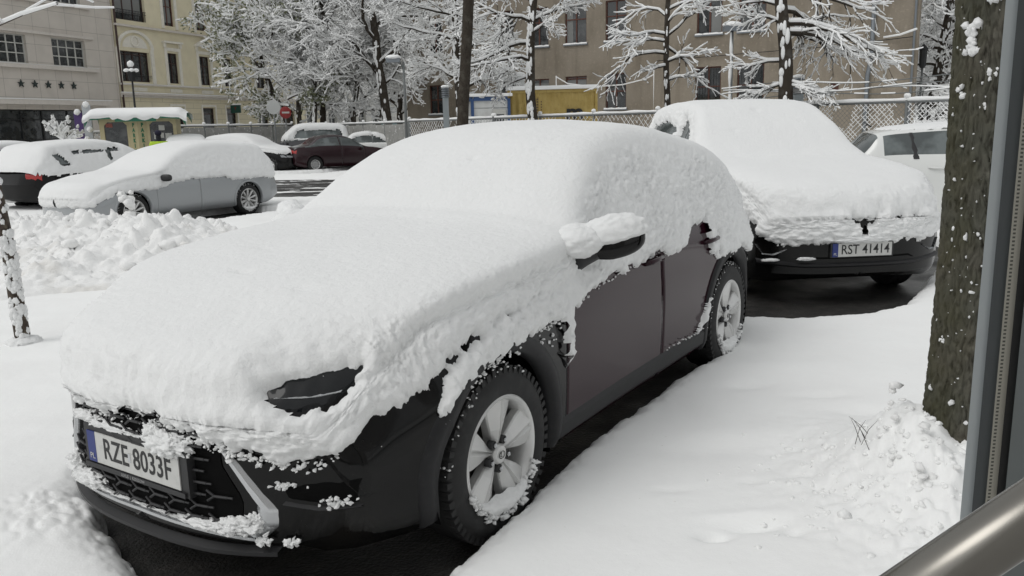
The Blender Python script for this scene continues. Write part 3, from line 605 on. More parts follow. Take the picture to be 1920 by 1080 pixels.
def snow_z(x, y, fine=True):
    P = np.stack([x, y, 0*x], -1)
    h = .125+.03*fbm(P*.55, 3)+.010*fbm(P*2.4+5, 2)
    if fine: h = h+.0025*fbm(P*9+3, 3)
    # wind ripples on the left field
    h = h+.008*perlin(np.stack([x*1.2, y*4.5, 0*x+2], -1))*sstep(-1.2, -2.5, x)
    # footprints and soft hollows by the building
    for cx, cy, rx, ry, dp in ((1.21, 2.98, .10, .05, -.012), (.86, 2.80, .13, .05, -.042), (.70, 2.73, .06, .035, -.045), (.84, 2.86, .16, .04, .015), (1.25, 3.7, .3, .12, .015), (.9, 3.5, .25, .1, -.015), (1.3, 4.4, .12, .06, -.02), (.98, 2.72, .04, .03, -.02), (.62, 3.1, .10, .03, -.010), (1.75, 3.95, .16, .07, -.03), (1.62, 4.2, .15, .05, -.02), (.95, 3.15, .05, .03, -.012), (.3, 2.35, .2, .07, .02), (.75, 2.3, .16, .06, .02), (1.4, 4.7, .5, .25, .02)):
        e = ((x-cx)/rx)**2+((y-cy)/ry)**2; h = h+dp*np.exp(-e)
    # loose lumps kicked around the foot of the big tree
    tr = np.exp(-(((x-1.62)/.40)**2+((y-2.9)/.65)**2)); ln = np.clip(tr*1.6, 0, 1)
    h = h+.20*np.exp(-(((x-1.58)/.19)**2+((y-3.12)/.32)**2))+.07*np.exp(-(((x-1.6)/.35)**2+((y-2.9)/.5)**2))+.10*tr
    if fine:
        nb = ln > .04; Pw = P[nb]+.03*np.stack([fbm(P[nb]*9, 2), fbm(P[nb]*9+4, 2), 0*x[nb]], -1); h[nb] += ln[nb]*(.075*(1-worley(Pw*11, 8)-.5)*sstep(-.2, .1, fbm(P[nb]*3+2, 2))+.035*(1-worley(Pw*27, 9)-.5))
    l2 = np.exp(-(((x+1.80)/.22)**2+((y-3.05)/.20)**2)); h = h+l2*(.03*billow(P*11, 2)-.01)
    # the bare strip under the parked cars
    d = poly_sd(x, y, BANK)-.105*sstep(.3, .9, to_hero(x, y)[1])+.05*fbm(P*5, 3)+.018*fbm(P*22, 2)+.010*fbm(P*50, 2)
    e = np.clip(-d/.16, -1, 1); e = np.where(e > 0, np.sqrt(np.clip(1-(1-e)**2, 0, 1)), -1.0)
    h = h*np.where(e > 0, e, 0)-.05*(e < 0)
    # driven lane
    s = slush(x, y); n = fbm(np.stack([x*.35, y*2.2, 0*x], -1), 4)+.25*fbm(np.stack([x*2, y*5, 0*x+4], -1), 3)
    h = h*(1-s)+s*(n*.09-.020)
    # bare patches below the far cars
    for cx, cy, a, b_ in ((-6.3, 15.6, 2.4, .8), (-6.9, 33, 2.4, .9)):
        ux = (x-cx)*(-.5)+(y-cy)*(-.866); uy = (x-cx)*(-.866)+(y-cy)*.5
        e = np.maximum(np.abs(ux)/a, np.abs(uy)/b_); h = np.where(e < 1, np.minimum(h, (e-1)*.4+.02*perlin(P*4)), h)
    return h+base_z(x, y)
def fan(r0, r1, nr, a0, a1, na, f, name, m, **k):
    r = r0*(r1/r0)**np.linspace(0, 1, nr); a = np.linspace(a0, a1, na); Rr, A = np.meshgrid(r, a, indexing='ij'); X, Y = Rr*np.sin(A), Rr*np.cos(A)
    Z = f(X, Y); i = np.arange(X.size).reshape(X.shape); F = np.stack([i[:-1, :-1], i[:-1, 1:], i[1:, 1:], i[1:, :-1]], -1).reshape(-1, 4)[:, ::-1].copy()
    return ob(name, np.stack([X, Y, Z], -1).reshape(-1, 3), F, m, None, True, **k)
fan(.9, 75, 860, R(-80), R(72), 1200, snow_z, 'snow_ground', M['snow_ground'], kind='structure')
# asphalt sheet to the horizon with the lot a step lower than the pavement
xs = np.concatenate([[-600, -200, -80], np.linspace(-40, 30, 71), [60, 200, 600]]); ys = np.concatenate([[-600, -100, -20], np.linspace(-5, 80, 86), [120, 300, 900]])
X, Y = np.meshgrid(xs, ys, indexing='ij'); i = np.arange(X.size).reshape(X.shape); F = np.stack([i[:-1, :-1], i[1:, :-1], i[1:, 1:], i[:-1, 1:]], -1).reshape(-1, 4)
ob('ground', np.stack([X, Y, base_z(X, Y)-.004], -1).reshape(-1, 3), F, M['asphalt'], None, True, kind='structure')
# snow further out, all round
o = MB()
for a, b_ in (((-600, 76), (600, 900)), ((-600, -600), (600, .2)), ((-600, .2), (-9, 8)), ((6, .2), (600, 6)), ((-600, 8), (-62, 76)), ((56, 6), (600, 76))):
    zz = -.03 if a[1] >= 6 or b_[1] > 8 else .11
    o.add([(a[0], a[1], zz), (b_[0], a[1], zz), (b_[0], b_[1], zz), (a[0], b_[1], zz)], [(0, 1, 2, 3)])
o.build('snow_field', M['snow_far'], kind='structure')
# ------------------------------------------------------------------ the other cars
def spec(kind, L=4.4, W=1.8, H=1.45, wb=2.65, fo=.90, roof0=-1.25, cowl=-.45, hood=.98, nose=.74, tyre=.325, rim=.205, arch=.36, **kw):
    r = fo-L; q = W/1.84; hz = lambda z: z*H/1.5
    if kind == 'sedan': zt = [(r, .66), (r+.03, .90), (r+.10, 1.01), (r+.5, 1.05), (r+.8, 1.12), (r+1.3, H-.06), (r+1.9, H), (roof0-.35, H-.005), (roof0, H-.06)]
    elif kind == 'wagon': zt = [(r, .66), (r+.04, .92), (r+.14, 1.05), (r+.36, H-.22), (r+.52, H-.09), (r+.9, H-.04), (r+1.7, H), (roof0-.35, H-.01), (roof0, H-.06)]
    else: zt = [(r, .68), (r+.03, .95), (r+.10, 1.10), (r+.26, H-.25), (r+.42, H-.10), (r+.8, H-.04), (r+1.4, H), (roof0-.35, H-.01), (roof0, H-.06)]
    zt += [((roof0*.55+cowl*.45), hood+.05+(H-hood)*.50), (cowl, hood+.045), (cowl+.07, hood+.022), (0.05, hood-.03), (fo-.45, hood-.10), (fo-.2, nose+.08), (fo-.07, nose), (fo, nose-.12)]
    S = dict(front=fo, rear=r, wb=wb, cap=.85, ztop=zt,
      zbelt=[(r, .62), (r+.08, .86), (r+.3, .97), (r+.9, hood+.02), (-.5, hood-.03), (0, hood-.09), (fo-.4, hood-.18), (fo-.1, nose-.10), (fo, nose-.18)],
      ybelt=[(r, .72*q), (r+.2, .79*q), (r+.6, .84*q), (-.5, .85*q), (0, .84*q), (.4, .81*q), (fo-.2, .78*q), (fo, .74*q)],
      ymax=[(r, .82*q), (r+.3, .89*q), (-wb, .915*q), (-wb+.6, .90*q), (-.6, .90*q), (0, .915*q), (.4, .905*q), (fo-.2, .875*q), (fo, .83*q)],
      zlow=[(r, .34), (r+.2, .26), (r+.6, .20), (.6, .19), (fo-.07, .21), (fo, .27)], tumble=.42, wf=.30, wr=.24, hl=(.3, .9), arch=arch, tyre=tyre, rim=rim, yw=.89*q, clad=.04)
    S.update(kw); return S
def gen_snow(S, root, edge, thick=(.05, .11), windows=(), res=.03, seed=1, right=True, front=.62, rear=.72, rough=1.0, extra=None, lumps=0, dips=()):
    ex = [a for a, b in edge]; ez = [b for a, b in edge]
    def mk(P, N, U, V):
        x, y, z = P[..., 0], P[..., 1], P[..., 2]; e = np.interp(x, ex, ez); d = z-e
        capf = sstep(S['front']-.35, S['front']-.1, x); d = d*(1-capf)+(z-front)*capf
        capr = 1-sstep(S['rear']+.1, S['rear']+.35, x); d = d*(1-capr)+(z-rear)*capr
        for (sg, poly) in windows: d = np.where((y*sg > 0) & (np.abs(y) > .35), np.minimum(d, -poly_sd(x, z, poly)), d)
        if extra: d = extra(d, P, N, U, V)
        return d
    def th(P, N): return thick[0]+(thick[1]-thick[0])*sstep(.15, .9, np.clip(N[..., 2], 0, 1))
    return snow_shell(S, root, mk, th, res=res, seed=seed, right=right, rough=rough, lumps=lumps, dips=dips)
def generic(name, label, cat, S, pos, head, paint, edge=None, group=None, wheels='five', glass=True, side=(1, -1), gaps=(-.5, -1.5), du=.04, snowkw={}, clad=None, trimlight=True, z=-.15, doors=True, carname=None):
    root = thing(name, label, cat, (pos[0], pos[1], z), R(head), group)
    r0 = S['rear']; g = (r0+.55, -.62, -1.15, -.5, r0+.12, r0+.48)
    if S.get('glass'): g = S['glass']
    car_body(S, root, dict(paint=paint, glass=M['glass_car'], clad=clad or paint), du, gaps=gaps, glass=g, doors=((gaps[1], gaps[0]), (gaps[1]-.85, gaps[1])) if doors else (), vn=(1, 2, 4, 3, 3, 5, 3, 4))
    for x in (0, -S['wb']):
        for s in (1, -1): wheel(S, x, s, root, wheels, s in side and edge is not None, seed=int(abs(x)*10))
    if trimlight:
        for s in (1, -1):
            W_ = float(np.interp(S['rear'], [a for a, b in S['ymax']], [b for a, b in S['ymax']]))
            strip(S, [(.48, .92), (W_*.95, .90)], [(.50, .78), (W_*.98, .74)], .006, 'tail_light', M['red_lamp'], root, s, 10, 2, 'rear')
            strip(S, [(.45, S['ztop'][-2][1]-.04), (.80, S['ztop'][-2][1]-.0)], [(.47, S['ztop'][-2][1]-.14), (.80, S['ztop'][-2][1]-.12)], .006, 'headlight', M['lamp_glass'], root, s, 10, 2, 'front')
    for s in (1, -1):
        hz = S['zbelt'][-4][1]; y = side_y(S, -.62, hz); G, X, Y, Z = superell((-.66, s*(y+.12), hz+.05), ((-.3, .95*s, 0), (.95, .3*s, 0), (0, 0, 1)), (.11, .05, .065), .7, 10)
        MB().grid(G).build('door_mirror', M['black_plastic'], root, True)
    if edge: gen_snow(S, root, edge, **snowkw)
    return root
M['red_lamp'] = mat('red_lamp', (.35, .012, .010), .2, coat=.5); M['lamp_glass'] = mat('lamp_glass', (.25, .26, .27), .1, coat=.5)
M['silver_paint'] = mat('silver_paint', (.33, .345, .355), .32, metal=.35, coat=.5); M['white_paint'] = mat('white_paint', (.72, .73, .71), .25, coat=.5)
M['maroon_paint'] = mat('maroon_paint', (.022, .007, .010), .14, spec=.4); M['grey_paint'] = mat('grey_paint', (.05, .05, .055), .25, coat=.6); M['cloth'] = mat('cloth', (.02, .02, .022), .9)
# --- black SUV behind
S2 = spec('suv', L=4.45, W=1.86, H=1.70, wb=2.68, fo=.90, hood=1.09, nose=.86, tyre=.35, rim=.23, arch=.39, roof0=-1.42, cowl=-.66, sq=1.0)
c2 = generic('parked_car', 'black SUV facing us, snow down to its bumper, plate RST 41414', 'car', S2, (2.82, 7.76, 0), -83.5, M['black_paint'], [(-4, .80), (-2.6, .95), (-.6, .9), (0, .86), (.9, .62)], wheels='five', du=.03, z=0, clad=M['arch_plastic'], trimlight=False,
  snowkw=dict(thick=(.05, .10), res=.014, front=.535, rough=1.1, lumps=22, dips=((-1.3, -.05, .03, .015), (-1.5, .45, .03, .02), (-1.1, .35, .02, .01), (-1.0, -.4, .02, .01), (-.1, .3, .02, .012)), windows=((-1, [(-1.15, 1.28), (-1.50, 1.52), (-1.72, 1.58), (-1.68, 1.38), (-1.66, 1.24), (-1.2, 1.20)]), (-1, [(-1.80, 1.46), (-2.35, 1.56), (-2.95, 1.52), (-2.85, 1.40), (-1.85, 1.34)])),
   extra=lambda d, P, N, U, V: np.where(P[..., 0] > .5, np.minimum(d, np.minimum(np.abs(seg_dist(P[..., 1], P[..., 2], [(-.09, .755), (-.06, .722), (.02, .712), (.10, .722), (.13, .76)]))-.004, np.abs(seg_dist(P[..., 1], P[..., 2], [(.28, .74), (.34, .75), (.50, .745)]))+.006)), d)))
c2p = MB(); FX = S2['front']+.015
c2p.box((FX-.03, -.275, .424), (FX, .275, .548)); c2p.build('plate_frame', M['black_plastic'], c2)
MB().box((FX, -.212, .431), (FX+.004, .26, .543)).build('number_plate', M['plate_white'], c2); MB().box((FX, -.26, .431), (FX+.005, -.212, .543)).build('plate_band', M['plate_blue'], c2)
text_ob('plate_text', 'RST 41414', .112, M['letter'], c2, (FX+.0048, .026, .487), rotF, .0006, .86, bold=.0008); text_ob('plate_country', 'PL', .03, M['plate_white'], c2, (FX+.0056, -.236, .453), rotF, .0004)
V, F = heap((FX-.01, 0, .575), (.05, .30, .035), 3000, .25, 3.1, 4); ob('plate_snow', V, F, M['snow'], c2, True)
for s in (1, -1):
    strip(S2, [(.60, .50), (.70, .455), (.78, .455)], [(.61, .485), (.69, .43), (.78, .435)], .014, 'fog_lamp_trim', M['silver'], c2, s, 12, 1, 'front'); strip(S2, [(.78, .455), (.83, .53)], [(.765, .44), (.815, .53)], .014, 'fog_lamp_trim', M['silver'], c2, s, 8, 1, 'front')
    strip(S2, [(0, .385), (.5, .385), (.82, .41)], [(0, .335), (.5, .335), (.82, .36)], .02, 'bumper_skirt', M['arch_plastic'], c2, s, 20, 2, 'front')
    strip(S2, [(.0, .44), (.45, .44), (.52, .40)], [(0, .40), (.45, .40), (.48, .395)], .004, 'lower_intake', M['dark'], c2, s, 16, 1, 'front')
V, F = heap((FX-.06, -.45, .415), (.03, .08, .014), 3000, .4, 6.1, 4); ob('bumper_snow', V, F, M['snow'], c2, True)
V, F = heap((FX-.16, -.72, .40), (.03, .08, .012), 3000, .4, 8.1, 4); ob('bumper_snow', V, F, M['snow'], c2, True)
# --- white hatchback at the fence, no snow on it
S3 = spec('wagon', L=4.35, W=1.79, H=1.47, wb=2.62, hood=.98, rim=.2)
c3 = generic('parked_car', 'white hatchback with clean side windows parked by the chain-link fence', 'car', S3, (8.2, 11.9), -12, M['white_paint'], None, wheels='five', trimlight=True, z=-.02)
for s in (1, -1):
    for x0 in (-1.5, -2.45): strip(S3, [(x0+.06, 1.0), (x0-.02, 1.36)], [(x0-.06, 1.0), (x0-.10, 1.36)], .006, 'window_pillar', M['black_plastic'], c3, s, 10, 1)
    for hx in (-1.38, -2.2):
        y = side_y(S3, hx, .88); MB().tube([(hx+.1, s*(y-.002), .87), (hx+.06, s*(y+.03), .875), (hx-.06, s*(y+.03), .88), (hx-.1, s*(y-.002), .88)], [.012, .014, .014, .012], 8).build('door_handle', M['white_paint'], c3, True)
MB().tube([(-2.9, 0, 1.44), (-3.02, 0, 1.52)], [.012, .004], 6).build('roof_aerial', M['black_plastic'], c3)
gen_snow(S3, c3, [(-4, 1.40), (2, 1.40)], thick=(.01, .03), res=.04, front=2, rear=2)
# --- silver estate
S4 = spec('wagon', L=4.64, W=1.79, H=1.46, wb=2.70, hood=.93, nose=.72, rim=.225, tyre=.325, roof0=-1.5, cowl=-.5)
c4 = generic('parked_car', 'silver grey estate car under smooth snow, its side to us behind the ploughed heap', 'car', S4, (-7.52, 15.45), -120, M['silver_paint'], [(-4, .66), (-3.3, .70), (-3.15, .73), (-2.9, .74), (-2.3, .74), (-2.1, .80), (-1.3, .82), (-.8, .76), (-.5, .68), (-.3, .69), (.3, .66), (.9, .45)],
  wheels='twin', du=.035, snowkw=dict(thick=(.05, .09), res=.022, front=.45, rear=.84), trimlight=True)
# --- dark maroon saloon, bare of snow
S5 = spec('sedan', L=4.5, W=1.77, H=1.48, wb=2.65, hood=.96, nose=.76, rim=.19)
c5 = generic('parked_car', 'dark maroon saloon free of snow beyond the wet lane, red tail light and clear windows', 'car', S5, (-5.95, 35.9), 31, M['maroon_paint'], None, wheels='steel', du=.05)
for s in (1, -1): strip(S5, [(-1.50, .98), (-1.56, 1.40)], [(-1.58, .98), (-1.64, 1.40)], .006, 'window_pillar', M['maroon_paint'], c5, s, 8, 1)
RX = rear_x(S5, 0, .78); MB().box((RX-.02, -.26, .74), (RX-.01, .26, .86)).build('number_plate', M['plate_white'], c5)
# --- the rest of the lot
S6 = spec('wagon', L=4.6, W=1.8, H=1.5, wb=2.7, hood=.98)
c6 = generic('parked_car', 'black estate with red tail light showing its snowy rear at the left edge', 'car', S6, (-9.5, 21.7), 67, M['black_paint'], [(-4, .80), (-.6, .86), (.9, .66)], du=.05, snowkw=dict(res=.035, rear=.86, seed=4, windows=((-1, [(-1.55, 1.08), (-1.6, 1.33), (-1.68, 1.33), (-1.63, 1.08)]), (-1, [(-2.6, 1.32), (-1.3, 1.36), (-1.25, 1.31), (-2.6, 1.28)]), (-1, [(-2.95, 1.02), (-3.1, 1.25), (-3.0, 1.3), (-2.75, 1.05)]))))
S7 = spec('hatch', L=4.2, W=1.75, H=1.47, wb=2.55)
generic('parked_car', 'snowed-in car with dark side window at the far left edge, farther than the black estate', 'car', S7, (-14.6, 27.5), 62, M['grey_paint'], [(-4, .9), (.9, .66)], du=.06, snowkw=dict(res=.05, seed=9, windows=((-1, [(-2.5, 1.05), (-2.4, 1.3), (-1.4, 1.33), (-1.1, 1.05)]),)))
S8 = spec('hatch', L=4.1, W=1.75, H=1.50, wb=2.5)
generic('parked_car', 'car wholly under snow, only its round roof showing above the silver estate', 'car', S8, (-12.6, 33), -70, M['grey_paint'], [(-4, .8), (.9, .6)], du=.06, snowkw=dict(res=.05, seed=12, thick=(.08, .14)))
S9 = spec('hatch', L=4.2, W=1.75, H=1.50, wb=2.55)
generic('parked_car', 'black-bodied car with snow on roof and windscreen between silver estate and maroon saloon', 'car', S9, (-9.3, 34.2), -14, M['black_paint'], [(-4, .85), (-.6, .86), (.9, .72)], du=.06, snowkw=dict(res=.045, seed=15, front=.75, thick=(.06, .12)))
S10 = spec('suv', L=4.6, W=1.85, H=1.85, wb=2.7, hood=1.12, nose=.95)
generic('parked_car', 'tall grey SUV with lumpy snow roof behind the maroon saloon', 'car', S10, (-11.1, 39.5), 200, M['grey_paint'], [(-4, 1.15), (-.6, 1.2), (.9, .95)], du=.06, snowkw=dict(res=.05, seed=18, thick=(.06, .16), windows=((1, [(-3.2, 1.3), (-3.1, 1.62), (-1.2, 1.65), (-1.0, 1.3)]), (-1, [(-3.2, 1.3), (-3.1, 1.62), (-1.2, 1.65), (-1.0, 1.3)]))))
S11 = spec('sedan', L=4.4, W=1.75, H=1.47, wb=2.6)
generic('parked_car', 'white snow-capped saloon with a dark curved side window, behind the maroon saloon', 'car', S11, (-4.9, 39.5), 12, M['white_paint'], [(-4, .9), (.9, .7)], du=.06, snowkw=dict(res=.05, seed=21, windows=((-1, [(-2.5, 1.05), (-2.2, 1.32), (-1.5, 1.36), (-.8, 1.05)]),)))
# ------------------------------------------------------------------ the building at our back and its door frame

M['unseen_wall_grey'] = mat('unseen_wall_grey', (.58, .57, .56), .9, noise=[(4, (.50, .49, .48), .4, .8)], bump=[(40, .2, .004)])
M['frame_light'] = mat('frame_light', (.36, .39, .40), .45); M['frame_dark'] = mat('frame_dark', (.055, .062, .065), .5); M['gasket'] = mat('gasket', (.006, .006, .006), .7)
M['panel_grey'] = mat('panel_grey', (.13, .145, .145), .5)
def weather(n, b, L, tc):
    s = n.nodes.new('ShaderNodeSeparateXYZ'); L(tc.outputs['Object'], s.inputs[0]); m1 = n.nodes.new('ShaderNodeMath'); m1.operation = 'MULTIPLY'; m1.inputs[1].default_value = 190; L(s.outputs[2], m1.inputs[0])
    m2 = n.nodes.new('ShaderNodeMath'); m2.operation = 'FRACT'; L(m1.outputs[0], m2.inputs[0]); m3 = n.nodes.new('ShaderNodeMath'); m3.operation = 'GREATER_THAN'; m3.inputs[1].default_value = .5; L(m2.outputs[0], m3.inputs[0])
    x = n.nodes.new('ShaderNodeMixRGB'); x.inputs[1].default_value = (.30, .29, .25, 1); x.inputs[2].default_value = (.06, .06, .05, 1); L(m3.outputs[0], x.inputs[0]); L(x.outputs[0], b.inputs['Base Color'])
M['strip_beige'] = mat('strip_beige', (.30, .29, .25), .7); M['strip_dots'] = mat('strip_dots', (.3, .29, .25), .7, extra=weather)
bd = thing('entrance_building', 'building whose doorway we look out of at the right edge, its unseen wall kept low and pale for the light', 'building', (.93, 1.0, 0), math.atan2(.84, .545))
# local x runs along the facade (away from us is +), local y to the left is the street side
wl = MB(); holes = [(-9.5, -7.5, 1.0, 2.6), (-6, -4, 1.0, 2.6)]
def facade(x0, x1, z0, z1, holes, depth, flip=1):
    """a wall with real openings; local x along the wall, z up, outside faces local +y*flip"""
    xs = sorted({x0, x1, *[h[0] for h in holes], *[h[1] for h in holes]}); zs = sorted({z0, z1, *[h[2] for h in holes], *[h[3] for h in holes]})
    m = MB()
    for a, b in zip(xs[:-1], xs[1:]):
        for c, d in zip(zs[:-1], zs[1:]):
            if any(h[0] <= (a+b)/2 <= h[1] and h[2] <= (c+d)/2 <= h[3] for h in holes): continue
            m.add([(a, 0, c), (b, 0, c), (b, 0, d), (a, 0, d)], [(0, 1, 2, 3) if flip < 0 else (3, 2, 1, 0)])
    D = -depth*flip
    for a, b, c, d in holes:
        m.add([(a, 0, c), (b, 0, c), (b, 0, d), (a, 0, d), (a, D, c), (b, D, c), (b, D, d), (a, D, d)], [(0, 1, 5, 4), (1, 2, 6, 5), (2, 3, 7, 6), (3, 0, 4, 7)])
    m.add([(x0, D*4, z0), (x1, D*4, z0), (x1, D*4, z1), (x0, D*4, z1), (x0, 0, z0), (x1, 0, z0), (x1, 0, z1), (x0, 0, z1)], [(0, 1, 2, 3), (4, 0, 3, 7), (1, 5, 6, 2), (7, 3, 2, 6)])
    return m
facade(-14, .4, 0, 2.9, holes, .15).build('wall', M['unseen_wall_grey'], bd)  # unseen wall; height, length and paleness shaped for the light on car and snow
for h in holes: MB().box((h[0], -.16, h[2]), (h[1], -.13, h[3])).build('window', M['glass_dark'], bd)  # windows of the unseen wall
fr = thing('window_frame', 'grey metal frame profile with a beige seal standing upright at the right edge', 'window frame', (0, 0, 0))
def post(px0, px1, d0, d1, nm, m):      # an upright profile section; slopes seen from the doorway give its real x
    a0, a1 = px0*d0, px1*d0; q = MB().add([(a0, d0, -.3), (a1, d0, -.3), (px1*d1, d1, -.3), (px0*d1, d1, -.3), (a0, d0, 3.2), (a1, d0, 3.2), (px1*d1, d1, 3.2), (px0*d1, d1, 3.2)], [(0, 1, 5, 4), (1, 2, 6, 5), (2, 3, 7, 6), (3, 0, 4, 7), (4, 5, 6, 7), (3, 2, 1, 0)]); return q.build(nm, m, fr)
fb = .575
post(fb, fb+.0145, 1.10, 1.13, 'outer_flange', M['frame_light']); post(fb+.0145, fb+.031, 1.095, 1.125, 'frame_channel', M['frame_dark'])
post(fb+.031, fb+.0335, 1.09, 1.12, 'seal_edge', M['strip_beige']); post(fb+.0335, fb+.037, 1.09, 1.12, 'seal_holes', M['strip_dots']); post(fb+.037, fb+.0445, 1.09, 1.12, 'weather_seal', M['strip_beige'])
post(fb+.0445, fb+.0555, 1.085, 1.115, 'gasket', M['gasket']); post(fb+.0555, fb+.115, 1.08, 1.11, 'frame_panel', M['panel_grey'])
# handrail
hr = MB().tube([(.10, .55, 1.088), (.60, .55, 1.466)], .0215, 28); hr = hr.build('handrail', M['steel'], None, True)
tag(hr, 'thick brushed stainless steel handrail slanting across the bottom right corner', 'handrail')
# ------------------------------------------------------------------ buildings
def gx(px, d, py=200):      # x of a thing standing d metres ahead, seen in the direction px
    r = FWD+RT*(px-960)/FPX+UPV*(540-py)/FPX; return r[0]/r[1]*d
def gz(px, py, d):
    r = FWD+RT*(px-960)/FPX+UPV*(540-py)/FPX; return CAM_H+r[2]/r[1]*d
def brick_lines(w_, h_, lo, amt=.75):
    def f(n, b, L, tc):
        s = n.nodes.new('ShaderNodeSeparateXYZ'); L(tc.outputs['Object'], s.inputs[0]); c = n.nodes.new('ShaderNodeCombineXYZ'); L(s.outputs[0], c.inputs[0]); L(s.outputs[2], c.inputs[1])
        t = n.nodes.new('ShaderNodeTexBrick'); t.offset = .5 if lo else 0; t.inputs['Scale'].default_value = 1; t.inputs['Brick Width'].default_value = w_; t.inputs['Row Height'].default_value = h_; t.inputs['Mortar Size'].default_value = .012
        L(c.outputs[0], t.inputs[0]); cur = b.inputs['Base Color'].links[0].from_socket if b.inputs['Base Color'].links else None
        x = n.nodes.new('ShaderNodeMixRGB'); x.blend_type = 'MULTIPLY'; x.inputs[0].default_value = amt
        if cur: L(cur, x.inputs[1])
        else: x.inputs[1].default_value = b.inputs['Base Color'].default_value
        t.inputs['Color1'].default_value = (1, 1, 1, 1); t.inputs['Color2'].default_value = (.93, .93, .93, 1); t.inputs['Mortar'].default_value = (.45, .45, .45, 1)
        L(t.outputs[0], x.inputs[2]); L(x.outputs[0], b.inputs['Base Color'])
    return f
def runs(n, b, L, tc):      # rain streaks below the sills
    mp = n.nodes.new('ShaderNodeMapping'); mp.inputs['Scale'].default_value = (1.1, 1, .16); L(tc.outputs['Object'], mp.inputs[0]); t = n.nodes.new('ShaderNodeTexNoise'); t.inputs['Scale'].default_value = 2.2; t.inputs['Detail'].default_value = 8
    L(mp.outputs[0], t.inputs['Vector']); r = n.nodes.new('ShaderNodeMapRange'); r.inputs[1].default_value = .50; r.inputs[2].default_value = .72; L(t.outputs[0], r.inputs[0]); x = n.nodes.new('ShaderNodeMixRGB'); x.blend_type = 'MULTIPLY'
    mm = n.nodes.new('ShaderNodeMath'); mm.operation = 'MULTIPLY'; mm.inputs[1].default_value = .4; L(r.outputs[0], mm.inputs[0]); L(mm.outputs[0], x.inputs[0]); L(b.inputs['Base Color'].links[0].from_socket, x.inputs[1]); x.inputs[2].default_value = (.55, .53, .50, 1); L(x.outputs[0], b.inputs['Base Color'])
M['stucco_brown'] = mat('stucco_brown', (.285, .250, .203), .95, spec=.1, noise=[(.5, (.22, .19, .15), .42, .66), (7, (.35, .305, .245), .55, .8), (30, (.18, .155, .125), .55, .9)], bump=[(14, .5, .03), (60, .4, .01)], extra=runs)
M['stucco_yellow'] = mat('stucco_yellow', (.74, .68, .50), .9, spec=.1, noise=[(1.4, (.66, .60, .44), .45, .75)], bump=[(30, .2, .005)])
M['rustic_yellow'] = mat('rustic_yellow', (.72, .66, .49), .9, spec=.1, noise=[(1.4, (.64, .585, .44), .45, .75)], extra=brick_lines(1.9, .36, True))
M['trim_cream'] = mat('trim_cream', (.78, .75, .67), .85, spec=.1, noise=[(5, (.68, .65, .58), .45, .8)])
M['stone_grey'] = mat('stone_grey', (.60, .555, .50), .7, noise=[(1.2, (.54, .50, .45), .4, .7)], extra=brick_lines(1.08, .92, False))
M['stone_trim'] = mat('stone_trim', (.62, .58, .53), .8, noise=[(6, (.54, .50, .46), .45, .8)])
M['pale_grey'] = mat('pale_grey', (.55, .54, .50), .9, noise=[(1.2, (.46, .45, .42), .4, .7)], extra=brick_lines(2.2, .5, True, .4))
M['wood_red'] = mat('wood_red', (.11, .040, .026), .6, noise=[(8, (.07, .03, .02), .45, .8)])
M['wood_dark'] = mat('wood_dark', (.045, .022, .018), .6); M['frame_white'] = mat('frame_white', (.5, .5, .47), .6)
M['pane'] = mat('pane', (.020, .024, .026), .04, spec=.9, noise=[(2.5, (.055, .06, .062), .48, .62)], bump=[(1.2, .25, .05)])
M['curtain'] = mat('curtain', (.30, .30, .27), .9, noise=[(3, (.2, .2, .185), .4, .7, (6, 1, .5))])
M['blind'] = mat('blind', (.20, .205, .20), .7); M['iron'] = mat('iron', (.02, .021, .022), .6, metal=.3); M['zinc'] = mat('zinc', (.21, .23, .25), .5, metal=.5)
M['green_dark'] = mat('green_dark', (.01, .06, .045), .5)
def window(bld, x0, x1, z0, z1, dep, fm, cols=2, rows=(.5,), sill=True, label=None, curt=None, fw=.06, bars=False):
    f = MB(); y = dep
    f.box((x0, y-.05, z0), (x0+fw, y+.02, z1)); f.box((x1-fw, y-.05, z0), (x1, y+.02, z1)); f.box((x0+fw, y-.05, z1-fw), (x1-fw, y+.02, z1)); f.box((x0+fw, y-.05, z0), (x1-fw, y+.02, z0+fw))
    ix0, ix1, iz0, iz1 = x0+fw, x1-fw, z0+fw, z1-fw
    zr = [z0+(z1-z0)*r for r in rows]
    for c in range(1, cols): xm = x0+(x1-x0)*c/cols; f.box((xm-fw*.6, y-.045, iz0), (xm+fw*.6, y+.02, iz1))
    for z in zr: f.box((ix0, y-.055, z-fw*.5), (ix1, y-.047, z+fw*.5))
    o = f.build('window', fm, bld)
    if label: o['label'] = label
    MB().add([(ix0, y, iz0), (ix1, y, iz0), (ix1, y, iz1), (ix0, y, iz1)], [(0, 1, 2, 3)]).build('pane', M['pane'], o)
    if curt:
        a, b, c, d = curt; MB().box((ix0+(ix1-ix0)*a, y-.012, iz0+(iz1-iz0)*c), (ix0+(ix1-ix0)*b, y-.004, iz0+(iz1-iz0)*d)).build('blind', M['blind'], o)
    if bars:
        g = MB()
        for q in np.arange(x0+.12, x1-.05, .14): g.box((q-.008, -.03, z0+.05), (q+.008, -.014, z1-.1))
        g.build('window_bars', M['iron'], o)
    if sill:
        MB().box((x0-.08, -.10, z0-.07), (x1+.08, dep-.052, z0-.002)).build('sill', M['zinc'], o)
        xs = np.linspace(x0-.06, x1+.06, 9); s = MB(); hts = .05+.035*np.abs(np.sin(xs*7.3)); G = []
        for x, h in zip(xs, hts): G.append([(x, -.11, z0-.01), (x, -.11, z0+h*.5), (x, -.06, z0+h), (x, 0.0, z0+h*.8), (x, .04, z0)])
        s.grid(G); s.build('sill_snow', M['snow_far'], o, True)
    return o
